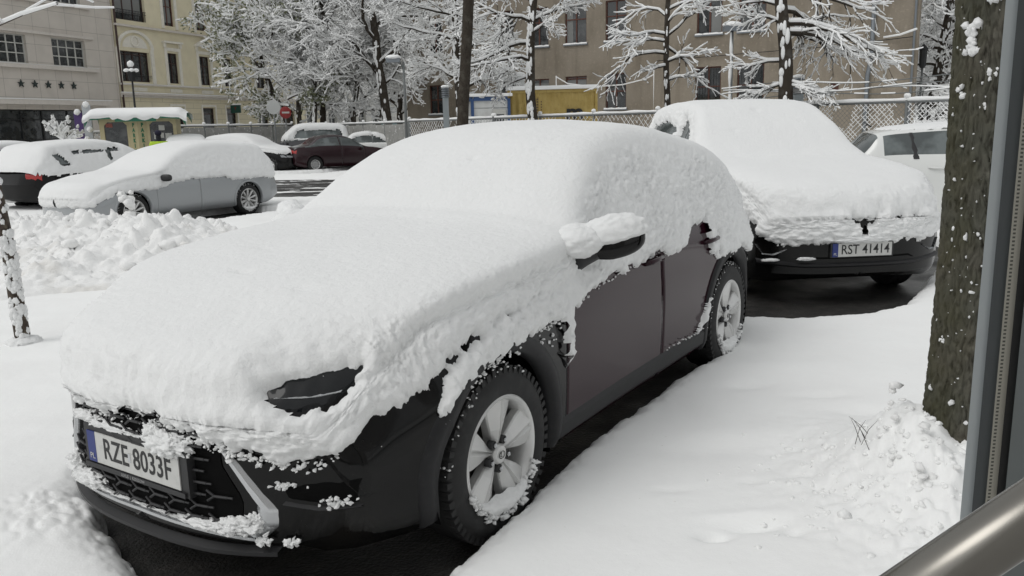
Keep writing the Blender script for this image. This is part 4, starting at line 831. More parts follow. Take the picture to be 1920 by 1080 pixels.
# --- brown building
bb = thing('brown_building', 'long grubby brown rendered building with red-brown windows behind the fence', 'building', (5.8, 46, -.15), math.atan2(-.5, .87))
bx = [(-12.2, -11.1, 4.15), (-7.5, -6.22, 4.2), (-5.25, -4.0, 4.2), (-2.98, -1.69, 4.25), (-.58, .62, 4.3), (4.42, 5.72, 4.38), (6.54, 7.86, 4.38)]
hl_ = []
for i, (a, b, t) in enumerate(bx): hl_ += [(a, b, 2.42 if i != 3 else 2.9, t), (a, b, 5.95, 8.05), (a, b, 9.5, 11.4)]
hl_ += [(11.0, 11.35, 3.0, 3.35)]
facade(-13.9, 14.6, 0, 13.0, hl_, .22, -1).build('wall', M['stucco_brown'], bb)
for i, (a, b, t) in enumerate(bx):
    window(bb, a, b, 2.42 if i != 3 else 2.9, t, .15, M['wood_red'], 2, (.5,) if i != 3 else (.9,), bars=i >= 5, curt=(.0, 1, 0, .9) if i in (2, 3) else None)
    window(bb, a, b, 5.95, 8.05, .15, M['wood_red'], 2, (.62,), curt=(.55, 1, .0, .62) if i == 5 else (0, .32, 0, 1) if i == 3 else None)
    window(bb, a, b, 9.5, 11.4, .15, M['wood_red'], 2, (.62,))
MB().box((11.0, .14, 3.0), (11.35, .2, 3.35)).build('vent_grille', M['wood_red'], bb)
dp = MB(); dp.tube([(12.72, -.12, 13), (12.72, -.12, 4.4), (12.70, -.12, 4.2), (12.60, -.12, 3.6), (12.60, -.12, .2)], .10, 10); dp.build('drainpipe', M['zinc'], bb, True)
MB().tube([(14.45, -.1, 13), (14.45, -.1, .2)], .05, 8).build('drainpipe', M['zinc'], bb, True)
MB().box((-14.1, -.5, 13.0), (14.8, 1.2, 13.35)).build('eaves', M['stone_trim'], bb)
w_ = MB(); w_.tube([(-3.3, -.5, 4.25), (-2.6, -.5, 3.85), (-1, -.5, 3.62), (.6, -.5, 3.66), (1.9, -.5, 3.9), (2.35, -.5, 4.1)], .035, 6); w_.tube([(-3.3, -.5, 4.3), (-3.3, -.5, 3.1)], .03, 6); w_.tube([(2.35, 0, 4.8), (2.35, -.5, 4.6), (2.35, -.5, 2.2)], .03, 6)
w_.build('snowy_cable', M['snow_far'], bb, True)
pc = MB(); pc.tube([(2.35, -.1, 4.8), (6.5, -.1, 4.9), (11, -.1, 5.0), (14.4, -.1, 5.2)], .018, 5); pc.build('wall_cable', M['iron'], bb, True)
sl = MB(); sl.tube([(13.2, -.15, 5.25), (13.9, -.4, 5.3), (14.6, -1.0, 5.45)], .05, 6); sl.build('wall_lamp', M['snow_far'], bb, True)
# --- yellow tenement
yb = thing('yellow_tenement', 'cream yellow tenement with white window surrounds and an arched loggia', 'building', (-23.6, 50, -.15), math.atan2(.94, .33))
yx = [(5.55, 6.55), (8.55, 9.65), (11.05, 12.05), (14.7, 15.9), (18.2, 19.3), (21.2, 22.3)]
hy = [(1.55, 4.0, 4.78, 6.58), (1.55, 4.0, 8.38, 10.3), (2.0, 3.6, .6, 3.2)]
for a, b in yx: hy += [(a, b, 4.8, 6.7), (a, b, 8.38, 10.2)]
facade(1.3, 23.5, 4.0, 12.6, [h for h in hy if h[2] > 4], .25, -1).build('wall', M['stucco_yellow'], yb)
facade(1.3, 23.5, 0, 4.0, [(a-.05, b+.1, 1.3, 3.28) for a, b in yx]+[(2.0, 3.6, .6, 3.2)], .25, -1).build('ground_floor_wall', M['rustic_yellow'], yb)
window(yb, 2.0, 3.6, .6, 3.2, .2, M['wood_dark'], 2, (.7,), False)
for a, b in yx:
    window(yb, a, b, 4.8, 6.7, .2, M['wood_dark'], 2, (.66,), False); window(yb, a, b, 8.38, 10.2, .2, M['wood_red'], 2, (.66,), False, curt=(.1, .9, .1, .95)); window(yb, a-.05, b+.1, 1.3, 3.28, .2, M['wood_dark'], 1, (.8,), False)
window(yb, 1.55, 4.0, 4.78, 6.58, .24, M['wood_dark'], 4, (.9,), False); window(yb, 1.55, 4.0, 8.38, 10.3, .24, M['wood_dark'], 3, (.85,), False, curt=(.05, .95, .2, .8))
for i, (a, b) in enumerate(yx):
    for z0, z1 in ((4.6, 6.82), (8.2, 10.4)): tr = MB(); tr.add([(x, y, z) for x, z in ((a-.24, z0), (a-.02, z0), (a-.02, z1), (b+.02, z1), (b+.02, z0), (b+.24, z0), (b+.24, z1+.2), (a-.24, z1+.2)) for y in (-.07, -.004)], [(0, 2, 4, 14), (4, 6, 12, 14), (6, 8, 10, 12), (2, 3, 5, 4), (4, 5, 7, 6), (6, 7, 9, 8), (10, 11, 13, 12), (12, 13, 15, 14), (14, 15, 1, 0)]); tr.build('window_surround', M['trim_cream'], yb)
    tr = MB(); tr.add([(x, y, z) for x, z in ((a-.2, 1.3), (a-.07, 1.3), (a-.07, 3.36), (b+.12, 3.36), (b+.12, 1.3), (b+.25, 1.3), (b+.25, 3.5), (a-.2, 3.5)) for y in (-.05, -.004)], [(0, 2, 4, 14), (4, 6, 12, 14), (6, 8, 10, 12), (2, 3, 5, 4), (4, 5, 7, 6), (6, 7, 9, 8), (10, 11, 13, 12), (12, 13, 15, 14), (14, 15, 1, 0)]); tr.build('window_surround', M['trim_cream'], yb)
    hd = MB(); hd.box((a-.38, -.22, 7.30), (b+.38, -.003, 7.42)); hd.box((a-.3, -.14, 7.03), (a-.12, -.003, 7.297)); hd.box((b+.12, -.14, 7.03), (b+.3, -.003, 7.297))
    if i == 1: hd.prism([(a-.36, 7.423), (b+.36, 7.423), ((a+b)/2, 7.86)], -.2, -.003)
    hd.build('window_hood', M['trim_cream'], yb); MB().box((a-.34, -.18, 10.9), (b+.34, -.003, 11.02)).build('window_hood', M['trim_cream'], yb)
cn = MB(); cn.box((1.28, -.16, 4.56), (23.5, -.002, 4.64)); cn.box((1.28, -.26, 3.98), (23.5, -.002, 4.1)); cn.box((1.28, -.14, 3.84), (23.5, -.001, 3.977)); cn.box((1.28, -.2, 7.98), (23.5, -.002, 8.1)); cn.box((1.28, -.55, 12.6), (23.5, .8, 12.9)); cn.build('cornice', M['stone_trim'], yb)
cs_ = MB(); cs_.box((1.28, -.25, 4.102), (23.5, -.02, 4.15)); cs_.box((1.28, -.15, 4.642), (23.5, -.02, 4.67)); cs_.build('cornice_snow', M['snow_far'], yb)
for a, b in yx+[(2.3, 3.4)]: MB().box((a+.0, -.03, 4.22), (b+.1, -.003, 4.45)).build('wall_panel', M['trim_cream'], yb)
qn = MB()
for k in range(14): qn.box((13.0, -.07, 4.15+k*.6), (13.5-.12*(k % 2), -.003, 4.48+k*.6))
qn.build('quoins', M['trim_cream'], yb)
ar = MB(); th = np.linspace(0, math.pi, 25); cx_, cz_ = 2.85, 6.75
ar.grid([[(cx_+r*math.cos(t), y, cz_+r*.72*math.sin(t)) for r, y in ((1.50, -.003), (1.50, -.10), (1.28, -.10), (1.28, -.003))] for t in th]); ar.box((1.25, -.10, 4.7), (1.5, -.004, 6.747)); ar.box((4.05, -.10, 4.7), (4.3, -.004, 6.747))
ar.add([(cx_, -.02, cz_+.05)]+[(cx_+1.02*math.cos(t), -.02, cz_+.05+.72*math.sin(t)) for t in th], [(0, i+2, i+1) for i in range(24)])
ar.tube([(cx_+.30*math.cos(t), -.06, cz_+.42+.30*math.sin(t)) for t in np.linspace(0, 2*math.pi, 25)], .05, 6, False); ar.build('loggia_arch', M['trim_cream'], yb)
rl = MB()
for z in (5.15, 5.05): rl.box((1.6, -.05, z), (4.0, -.03, z+.025))
rl.build('loggia_railing', M['iron'], yb); rl = MB()
for z in (8.95, 8.8): rl.box((1.6, -.05, z), (4.0, -.03, z+.03))
for q in np.arange(1.6, 4.0, .12): rl.box((q, -.048, 8.4), (q+.02, -.032, 8.95))
rl.build('loggia_railing', M['iron'], yb)
bl = MB()
bl.box((14.3, -.95, 4.2), (16.4, -.27, 4.32)); bl.build('balcony_slab', M['stone_trim'], yb); bl = MB()
for q in np.arange(14.32, 16.4, .11): bl.box((q, -.94, 4.32), (q+.02, -.92, 5.2))
bl.box((14.3, -.95, 5.2), (16.4, -.91, 5.24)); bl.build('balcony_railing', M['iron'], yb)
dp = MB(); dp.tube([(1.35, -.12, 12.5), (1.35, -.12, .2)], .06, 8); dp.build('drainpipe', M['wood_dark'], yb, True)
sg = MB().box((11.35, -.9, 2.95), (11.45, -.1, 3.5)).build('shop_sign', M['green_dark'], yb); MB().box((11.3, -.92, 3.503), (11.5, -.08, 3.6)).build('sign_snow', M['snow_far'], sg)
text_ob('sign_mark', 'Y', .3, M['red_lamp'], sg, (11.34, -.5, 3.25), (R(90), 0, R(-90)), .002)
# --- pale tenement farther along
pb_ = thing('pale_tenement', 'pale grey tenement with white windows glimpsed behind the snowy trees', 'building', (-23.6, 50, -.15), math.atan2(.94, .33))
hp_ = [(x, x+1.3, z, z+z2) for x in (24.6, 27.2, 29.8, 32.4, 35.0, 37.6, 40.2, 42.8) for z, z2 in ((1.3, 2.0), (5.0, 2.0), (8.6, 2.0))]
facade(23.55, 46, 0, 12, hp_, .25, -1).build('wall', M['pale_grey'], pb_)
for a, b, c, d in hp_: window(pb_, a, b, c, d, .2, M['frame_white'], 2, (.66,), True)
cn = MB(); cn.box((23.56, -.2, 4.0), (46, -.003, 4.2)); cn.box((23.56, -.2, 7.9), (46, -.003, 8.05)); cn.build('cornice', M['trim_cream'], pb_)
MB().box((33.8, -.06, 1.55), (37.4, -.02, 2.3)).build('shop_sign', mat('teal_sign', (.12, .25, .27), .5), pb_)
# --- hotel
ho = thing('hotel_building', 'grey stone-clad hotel front with five dark stars over its glazed entrance', 'building', (-23.6, 50, -.15), math.atan2(.94, .33))
hw = [(-10.6, -8.3), (-6.95, -4.85), (-3.25, -.98)]
hh = [(-13.5, -1.15, .3, 3.05)]
for a, b in hw: hh += [(a, b, 5.42, 6.88), (a, b, 8.8, 10.3)]
facade(-22, 1.22, 0, 13, hh, .28, -1).build('wall', M['stone_grey'], ho)
for a, b in hw:
    for z0, z1 in ((5.42, 6.88), (8.8, 10.3)): window(ho, a, b, z0, z1, .22, M['frame_white'], 4, (.36, .70), False, fw=.055)
lg = MB(); lg.box((-22, -.20, 5.18), (-.3, -.003, 5.38)); lg.box((-22, -.16, 6.98), (-.45, -.003, 7.12)); lg.box((-22, -.16, 8.62), (-.45, -.003, 8.76)); lg.box((-22, -.60, 3.30), (-.05, -.003, 3.55)); lg.build('ledges', M['stone_trim'], ho)
sn = MB(); sn.box((-22, -.62, 3.553), (-.03, -.02, 3.60)); sn.box((-22, -.21, 5.383), (-.3, -.02, 5.40)); sn.build('ledge_snow', M['snow_far'], ho)
mat_star = mat('star_metal', (.018, .03, .028), .5)
for k in range(5):
    q = -5.52+k*.845; pts = []
    for j in range(10): r = .215 if j % 2 == 0 else .085; a = math.pi/2+j*math.pi/5; pts.append((q+r*math.cos(a), 4.37+r*math.sin(a)))
    s = MB(); s.prism(pts, -.09, -.03); s.build('star', mat_star, ho)
sf = MB(); sf.box((-13.4, .262, .35), (-1.2, .272, 3.0)); sf = sf.build('shop_front', M['pane'], ho); mu = MB()
for q in (-13.4, -11.4, -9.4, -7.4, -5.6, -4.3, -2.6, -1.25): mu.box((q, .20, .35), (q+.06, .26, 3.0))
mu.box((-13.33, .21, 1.45), (-1.2, .255, 1.50)); mu.box((-13.33, .21, 2.5), (-1.2, .255, 2.55)); mu.build('mullions', M['iron'], sf)
# ------------------------------------------------------------------ parking kiosk
M['kiosk_cream'] = mat('kiosk_cream', (.48, .42, .25), .6); M['kiosk_green'] = mat('kiosk_green', (.02, .15, .09), .5); M['paper'] = mat('paper', (.5, .5, .47), .8); M['letter_green'] = mat('letter_green', (.02, .16, .08), .6)
kd = 34.0; kx = gx(255, kd); kk = thing('parking_kiosk', 'cream parking kiosk with green canopy under snow and dark windows', 'kiosk', (kx, kd, -.15), R(16))
bw = MB(); kh = facade(-1.42, 1.42, .0, 2.35, [(-1.25, -.42, .75, 2.15), (.42, 1.30, .75, 2.15)], .1, -1); kh.build('body', M['kiosk_cream'], kk)
MB().box((-1.40, .405, 0), (1.40, 2.2, 2.33)).build('back_room', M['kiosk_cream'], kk)
for a, b in ((-1.25, -.42), (.42, 1.30)):
    q = MB().box((a, .08, .75), (b, .09, 2.15)).build('window', M['pane'], kk); cnr = MB()
    for x, z, sx, sz in ((a, .75, 1, 1), (b, .75, -1, 1), (a, 2.15, 1, -1), (b, 2.15, -1, -1)): cnr.prism([(x, z), (x+.13*sx, z), (x, z+.13*sz)], -.002, .07)
    cnr.build('frame_corners', M['kiosk_cream'], q)
    if a > 0:
        for i, (x, z, w2, h2) in enumerate(((.55, 1.45, .2, .28), (.8, 1.5, .12, .2), (.98, 1.38, .24, .3), (.62, 1.15, .34, .10), (.98, 1.12, .2, .12), (.75, 1.8, .22, .2))): MB().box((x, .066, z), (x+w2, .072, z+h2)).build('notice', M['paper'], q)
    else: MB().box((-1.2, .066, 1.95), (-.95, .072, 2.1)).build('notice', mat('notice_red', (.3, .1, .08), .7), q)
vs = MB().add([(-.32, 0, .1), (0, -.24, .1), (.32, 0, .1), (-.32, 0, 2.2), (0, -.24, 2.2), (.32, 0, 2.2)], [(0, 1, 4, 3), (1, 2, 5, 4), (3, 4, 5)]); vs = vs.build('sign_panels', M['kiosk_cream'], kk)
for s in (-1, 1):
    for i, ch in enumerate('PARKING'): text_ob('letter', ch, .20, M['letter_green'], vs, (s*.165, -.128, 2.02-i*.205), (R(90), 0, math.atan2(.24, .32)*s), .003, .85, bold=.012)
rf = MB(); prof = [(-.55, 2.28), (-.60, 2.36), (-.52, 2.52), (-.3, 2.62), (.6, 2.66), (2.3, 2.6), (2.5, 2.4)]
rf.grid([[(x, y, z+(.03 if abs(x) < .8 else 0)-(.28*(abs(x) > 1.75))-(.05*(abs(x) > 1.6))) for y, z in prof] for x in (-1.85, -1.7, -.85, -.8, .8, .85, 1.7, 1.85)]); rf.build('roof', M['kiosk_green'], kk, True)
MB().add([(-.75, -.57, 2.16), (.75, -.57, 2.16), (.75, -.57, 2.33), (-.75, -.57, 2.33), (-.75, -.50, 2.16), (.75, -.50, 2.16), (.75, -.50, 2.33), (-.75, -.50, 2.33)], [(0, 1, 2, 3), (4, 7, 6, 5), (0, 4, 5, 1), (3, 2, 6, 7), (0, 3, 7, 4), (1, 5, 6, 2)]).build('green_fascia', M['kiosk_green'], kk)
rs_ = MB(); xs_ = np.linspace(-1.9, 1.9, 40); rows = []
for x in xs_:
    dr = .10*abs(math.sin(x*5.1))*(abs(x) < .9)+.05*abs(math.sin(x*3.3)); e = -.22*sstep(1.55, 1.9, abs(x)); rows.append([(x, -.60, 2.34-dr+e), (x, -.68, 2.42-dr+e), (x, -.62, 2.50+e), (x, -.35, 2.66+e+.02*math.sin(x*4)), (x, .6, 2.72+e), (x, 2.3, 2.68+e), (x, 2.6, 2.45+e)])
rs_.grid(rows); rs_.build('roof_snow', M['snow_far'], kk, True)
# ------------------------------------------------------------------ trees
M['bark'] = mat('bark', (.045, .038, .031), .95, spec=.1, noise=[(6, (.085, .078, .065), .5, .75), (25, (.02, .017, .014), .5, .8)], bump=[(30, .6, .02, (1, 1, .3))])
M['bark_far'] = mat('bark_far', (.05, .042, .034), .95, spec=.1, noise=[(5, (.10, .095, .085), .5, .8)])
M['leaf_olive'] = mat('leaf_olive', (.13, .15, .08), .8, noise=[(3, (.22, .22, .14), .4, .7)])
def frusta(A, B, ra, rb, n=5):
    """many tapered segments at once -> vertices, quads"""
    A, B, ra, rb = map(np.asarray, (A, B, ra, rb)); D = B-A; L = np.linalg.norm(D, axis=1)[:, None]+1e-9; D = D/L
    ref = np.where(np.abs(D[:, 2:3]) < .9, np.array([[0, 0, 1.]]), np.array([[1., 0, 0]])); u = np.cross(D, ref); u /= np.linalg.norm(u, axis=1)[:, None]+1e-9; v = np.cross(D, u)
    a = np.arange(n)*2*math.pi/n; c, s = np.cos(a)[None, :, None], np.sin(a)[None, :, None]
    R0 = u[:, None]*c+v[:, None]*s; V = np.concatenate([A[:, None]+R0*ra[:, None, None], B[:, None]+R0*rb[:, None, None]], 1)
    i = np.arange(n); j = (i+1) % n; q = np.stack([i, j, j+n, i+n], -1); F = (np.arange(len(A))*2*n)[:, None, None]+q[None]
    return V.reshape(-1, 3), F.reshape(-1, 4)
class Tree:
    def __init__(s, seed, twig=.012, droop=.0, up=.0, snow=.03): s.r = random.Random(seed); s.seg = []; s.tips = []; s.droop = droop; s.up = up; s.twig = twig; s.snow = snow
    def limb(s, p, d, L, r, lev, kids, spread=(25, 55), curl=.16, start=.25, fall=None):
        """one limb and its side branches; kids: number of side shoots per level"""
        R_ = s.r; n = max(3, int(L/(.35 if lev < 2 else .17))); p = np.array(p, float); d = np.array(d, float); d /= np.linalg.norm(d); step = L/n; pts = [p.copy()]; ds = [d.copy()]
        for i in range(n):
            cu = curl*(1.5 if lev > 1 else 1); d = d+np.array([R_.gauss(0, cu), R_.gauss(0, cu), R_.gauss(0, curl*.7)-s.droop*(lev > 0)*(1 if i < n*.65 else -1.1)+s.up*(lev > 0)])*math.sqrt(step/.35); d /= np.linalg.norm(d)
            q = p+d*step; t0, t1 = i/n, (i+1)/n; e = .75 if lev else .55; s.seg.append((p.copy(), q.copy(), max(r*(1-e*t0), s.twig*.5), max(r*(1-e*t1), s.twig*.4), lev)); p = q; pts.append(p.copy()); ds.append(d.copy())
        s.tips.append(p.copy())
        if lev < len(kids):
            for k in range(kids[lev]):
                t = start+(1-start)*(k+R_.random())/kids[lev]; i = min(n-1, int(t*n)); o = pts[i]+(pts[i+1]-pts[i])*(t*n-i); dd = ds[i+1]
                ax = np.array([R_.gauss(0, 1) for _ in range(3)]); ax -= dd*ax.dot(dd); ax /= np.linalg.norm(ax)+1e-9; a = R(R_.uniform(*spread)); nd = dd*math.cos(a)+ax*math.sin(a)
                s.limb(o, nd, L*R_.uniform(.38, .62)*(1.15-.5*t), max(r*(1-.7*t)*.55, s.twig*.5), lev+1, kids, spread, curl, .12)
    def build(s, name, label, loc, m=None, group=None, trunk_snow=True, cat='tree', leaves=0, lsize=.05, snow_min=0, rz=0, sside=(-.3, -.55), sm=None):
        root = thing(name, label, cat, loc, rz, group)
        A = np.array([q[0] for q in s.seg]); B = np.array([q[1] for q in s.seg]); ra = np.array([q[2] for q in s.seg]); rb = np.array([q[3] for q in s.seg]); lv = np.array([q[4] for q in s.seg])
        tk = lv == 0
        V, F = frusta(A[tk], B[tk]+(B[tk]-A[tk])*.04, ra[tk], rb[tk], 12); ob('trunk', V, F, m or M['bark_far'], root, True)
        if (~tk).any():
            V, F = frusta(A[~tk], B[~tk], ra[~tk], rb[~tk], 4); ob('branches', V, F, m or M['bark_far'], root)
        D = B-A; D /= np.linalg.norm(D, axis=1)[:, None]+1e-9; flat = 1-np.abs(D[:, 2])**3
        k = (~tk) & (np.array([s.r.random() for _ in A]) < .45+.55*flat); rr = np.array([s.r.uniform(.75, 1.35) for _ in A]); sr_ = (ra*.72+s.snow*rr)*(.55+.45*flat); off = np.zeros_like(A); off[:, 2] = (ra*.55+s.snow*.55); off[:, 0] += sside[0]*ra*.3; off[:, 1] += sside[1]*ra*.3
        V, F = frusta((A+off)[k], (B+off)[k], sr_[k], (sr_*np.where(rb < s.twig, .75, 1))[k], 5); ob('branch_snow', V, F, sm or M['snow_far'], root, True)
        if trunk_snow:
            b = MB(); r_ = rs(len(A)); TA, TB, TR = A[tk], B[tk], ra[tk]
            for _ in range(int(trunk_snow)*28):
                i = r_.randint(len(TA)); t = r_.rand(); c = TA[i]*(1-t)+TB[i]*t; a = r_.uniform(-.7, .7)+math.atan2(sside[1], sside[0]); c = c+TR[i]*.95*np.array([math.cos(a), math.sin(a), 0]); q = TR[i]*r_.uniform(.15, .55); V2 = IC2*np.array([q*.7, q*.7, q*r_.uniform(1, 3)]); b.add(V2+c, IF2)
            b.build('trunk_snow', sm or M['snow_far'], root, True)
        if leaves:
            r_ = rs(leaves); T = B[~tk]; i = r_.randint(0, len(T), leaves); c = T[i]+r_.normal(0, .09, (leaves, 3)); a = r_.normal(0, 1, (leaves, 3)); a /= np.linalg.norm(a, axis=1)[:, None]; b2 = np.cross(a, r_.normal(0, 1, (leaves, 3))); b2 /= np.linalg.norm(b2, axis=1)[:, None]; h = lsize*r_.uniform(.6, 1.3, (leaves, 1))
            V = np.stack([c-a*h, c+b2*h*.45, c+a*h, c-b2*h*.45], 1).reshape(-1, 3); ob('leaves', V, np.arange(leaves*4).reshape(-1, 4), M['leaf_olive'], root)
        return root
def gp(px, d): return (gx(px, d), d, -.15)
NZ = lambda px0, px1, d: (gx(px1, d)-gx(px0, d))       # sideways metres between two directions
# leafy leaning tree
t = Tree(11, .014, droop=.05, snow=.036); t.limb((0, 0, 0), (-.28, .02, 1), 7.2, .24, 0, ())
for h, dx, dy, L in [(a*1.28, b, c, d*1.28) for a, b, c, d in ((3.2, -.9, -.3, 3.4), (3.6, .7, .5, 3.0), (4.2, -.6, .6, 3.6), (4.9, -.9, .2, 3.4), (4.9, .2, -.6, 3.2), (5.3, .5, .3, 3.6), (5.4, -.4, -.3, 3.8), (2.4, -1, 0, 2.0), (2.7, .7, -.3, 2.0))]: t.limb((-.28*h*.96, .02*h, h*.96), (dx, dy, .55), L, .06, 1, (0, 11, 8, 3), (25, 60), .20, .15)
t.build('snowy_tree', 'olive-leaved tree leaning left in front of the yellow tenement, leaves and snow mixed', gp(572, 46), leaves=8000, lsize=.10, group='snow-laden trees beyond the car park', trunk_snow=2)
def tall(seed, px, d, lean, H_, r, br, label, kids=(0, 9, 8, 5), snow=.023, droop=.035, twig=.012, m=None, ts=2, curl=.2, cat='tree', name='snowy_tree', group='snow-laden trees beyond the car park', spread=(25, 60), sm=None):
    t = Tree(seed, twig, droop=droop, snow=snow); d0 = np.array([lean[0], lean[1], 1.0]); t.limb((0, 0, 0), d0, H_, r, 0, (), curl=.035); T = [q[0] for q in t.seg]+[t.seg[-1][1]]; RR = [q[2] for q in t.seg]+[t.seg[-1][3]]
    for h, dx, dy, dz, L in br:
        f = min(len(T)-1, h/H_*(len(T)-1)); i = int(f); o = T[i] if i == len(T)-1 else T[i]+(T[i+1]-T[i])*(f-i); t.limb(o, (dx, dy, dz), L, min(RR[i]*.55, .02+.022*L), 1, kids, spread, curl, .15)
    return t.build(name, label, gp(px, d), m=m, group=group, trunk_snow=ts, cat=cat, sm=sm)
def whorl(seed, h0, h1, n, L, up=.35, side=None):
    q = random.Random(seed); o = []
    for k in range(n):
        a = k*2.399+q.random(); h = h0+(h1-h0)*k/max(1, n-1); o.append((h, math.cos(a), math.sin(a)*.8, up+q.uniform(-.15, .3), L*q.uniform(.7, 1.2)))
    return o
tall(21, 603, 46, (.0, 0), 11.5, .19, whorl(1, 4.4, 11, 13, 3.6, .75), 'thin dark upright tree with white twigs, right of the leaning leafy tree')
tall(31, 642, 46, (.10, 0), 3.2, .24, [(2.9, -.75, .1, 1.1, 4.9), (2.9, .75, .2, .95, 6.0), (3.1, .15, -.2, 1.4, 5.7), (2.6, .5, .4, 1.2, 4.6), (3.1, -.3, .4, 1.6, 6.2)], 'low-forking tree with thick snow piled in its fork', kids=(0, 11, 8, 4), snow=.036)
tall(41, 731, 44, (-.08, 0), 12, .27, whorl(2, 3.7, 11.5, 14, 4.3, .75), 'tall grey-barked tree with crowded snowy limbs beside the curved street lamp', kids=(0, 9, 7, 5))
tall(51, 582, 45, (.03, 0), 7, .15, whorl(3, 3.0, 6.8, 9, 2.8), 'slim snow-plastered tree between the leaning leafy tree and the thin dark one', ts=8)
tall(61, 872, 36, (-.02, .02), 10.5, .20, whorl(4, 3.2, 10.2, 15, 3.6, .6), 'tree with fanned white branches right behind the bare dark trunk', kids=(0, 9, 7, 5), ts=5)
tall(71, 1006, 28, (-.035, 0), 9, .19, [(3.9, -.8, -.3, .5, 2.2), (3.4, -.8, .2, -.1, 1.3), (4.5, -.9, .2, .2, 2.6), (4.8, .7, -.4, .4, 1.4), (5.2, -.7, -.5, .5, 2.4), (5.2, .7, .4, .6, 2.0), (5.8, -.5, .5, .8, 2.6), (6.2, .6, -.3, .8, 2.4)], 'mottled straight tree in front of the yellow container', kids=(0, 9, 7, 2), snow=.017, ts=7, droop=.12)
tall(81, 1269, 26, (-.015, 0), 8, .115, [(2.95, .8, -.2, .2, 1.0), (3.4, -.8, -.3, .15, 1.1), (3.5, .8, -.2, .35, 1.3), (3.75, -.95, -.1, .22, 2.3), (3.95, .85, .3, .0, 1.9), (4.1, -.7, .5, .5, 1.6), (4.25, .9, -.1, .4, 2.0), (4.3, -.8, -.3, .55, 2.0), (4.6, .4, -.6, .7, 1.7), (4.8, -.5, .4, .8, 1.8), (5.0, .7, .1, .7, 2.2)], 'slender tree with open drooping white branches before the brown wall', kids=(0, 7, 4), snow=.018, spread=(20, 45), droop=.17, twig=.008)
tall(91, 1481, 20, (-.01, 0), 8, .20, [(2.55, -.9, -.2, .1, 1.0), (2.6, .9, -.3, .02, 1.2), (2.5, .7, -.4, -.25, .9), (3.05, -.9, .1, .2, 1.2), (3.7, .95, -.15, .10, 2.3), (3.75, .8, .4, -.1, 1.8), (3.9, .9, -.3, .15, 2.4), (3.9, -.8, -.3, .3, 1.2), (4.2, .9, .1, .1, 2.3), (4.3, -.9, .2, .4, 1.3), (4.6, .8, -.3, .4, 2.2), (5, -.5, .3, .8, 1.8), (5.2, .6, .2, .8, 2.0)], 'stout dark tree behind the black SUV, long white branches drooping right', kids=(0, 9, 5, 1), snow=.0135, spread=(20, 45), droop=.19, twig=.007)
tall(95, 1750, 42, (-.03, 0), 10, .26, whorl(6, 2.0, 9.5, 22, 3.6), 'dark bent tree in the gap right of the brown building', kids=(0, 8, 6, 3), snow=.03, droop=.04)
tall(96, 1790, 46, (-.06, 0), 11, .40, whorl(7, 3.0, 10.5, 20, 4.5), 'thick trunked tree in the gap, half hidden by the near tree', kids=(0, 8, 6, 3), snow=.03, droop=.04)
for i, (px, d) in enumerate(((1728, 60), (1765, 64), (1800, 58))): tall(97+i, px, d, (0, 0), 12, .22, whorl(9+i, 1.5, 11.5, 26, 4.2), ('far white tree touching the right corner of the brown building', 'far white tree in the middle of the gap behind the bent tree', 'far white tree seen past the mossy trunk edge')[i], kids=(0, 10, 7, 2), snow=.05, droop=.02, ts=0, group='far trees in the gap', name='far_tree')
for i, (px, d) in enumerate(((660, 58), (705, 62), (750, 54), (560, 60))): tall(120+i, px, d, (0, 0), 12, .2, whorl(19+i, 2.5, 11.5, 24, 3.8, .8), ('white-crowned street tree behind the low-forking tree', 'farthest white street tree, straight behind the curved street lamp', 'white street tree against the left end of the brown wall', 'white street tree behind the leaning leafy tree')[i], kids=(0, 9, 6, 2), snow=.045, droop=.03, ts=1, group='street trees before the tenements')
# small coral-like snowy bush tree by the hotel
t = Tree(140, .02, droop=0, up=.05, snow=.055); t.limb((0, 0, 0), (0, 0, 1), 1.6, .05, 0, ())
for k in range(9): a = k*.7; t.limb((0, 0, 1.35+.03*k), (math.cos(a), math.sin(a)*.7, .5+.1*k), .75, .03, 1, (0, 4, 2), (30, 60), .15)
t.build('small_tree', 'little round tree plastered white in front of the hotel entrance', gp(112, 34), trunk_snow=3)
# the bare dark trunk in the middle
t = Tree(150, .02); t.limb((0, 0, 0), (-.022, 0, 1), 9, .145, 0, (), curl=.02); t.seg = [(a, b, max(c, .12), max(d, .118), l) for a, b, c, d, l in t.seg]
t.build('bare_tree', 'bare dark brown straight trunk without branches, left of the blue cabin', (gx(861, 19), 19, -.15), m=M['bark'], trunk_snow=False)
# sapling at the left edge
M['bark_lichen'] = mat('bark_lichen', (.06, .045, .035), .95, noise=[(30, (.16, .14, .10), .52, .7), (60, (.02, .015, .012), .5, .7)], bump=[(60, .5, .01)])
t = Tree(160, .006, droop=.03, snow=.008); t.limb((0, 0, 0), (-.085, .02, 1), 3.6, .052, 0, (), curl=.03)
T = [q[0] for q in t.seg]
for h, dx, dy, dz, L in ((2.1, .4, -.4, .7, .9), (2.25, .75, -.2, .55, .9), (2.55, .9, .2, .25, .8), (2.8, .8, -.3, .1, 1.0), (3.0, -.6, .1, .5, 1.2), (3.3, .6, .5, .7, 1.2)): i = min(len(T)-1, int(h/3.6*len(T))); t.limb(T[i], (dx, dy, dz), L, .014, 1, (0, 3), (25, 55), .16, .2)
sp_t = t.build('sapling', 'thin leaning sapling at the left edge, its trunk crusted with snow', (-3.46, 5.72, .02), m=M['bark_lichen'], trunk_snow=False)
b = MB(); r_ = rs(5)
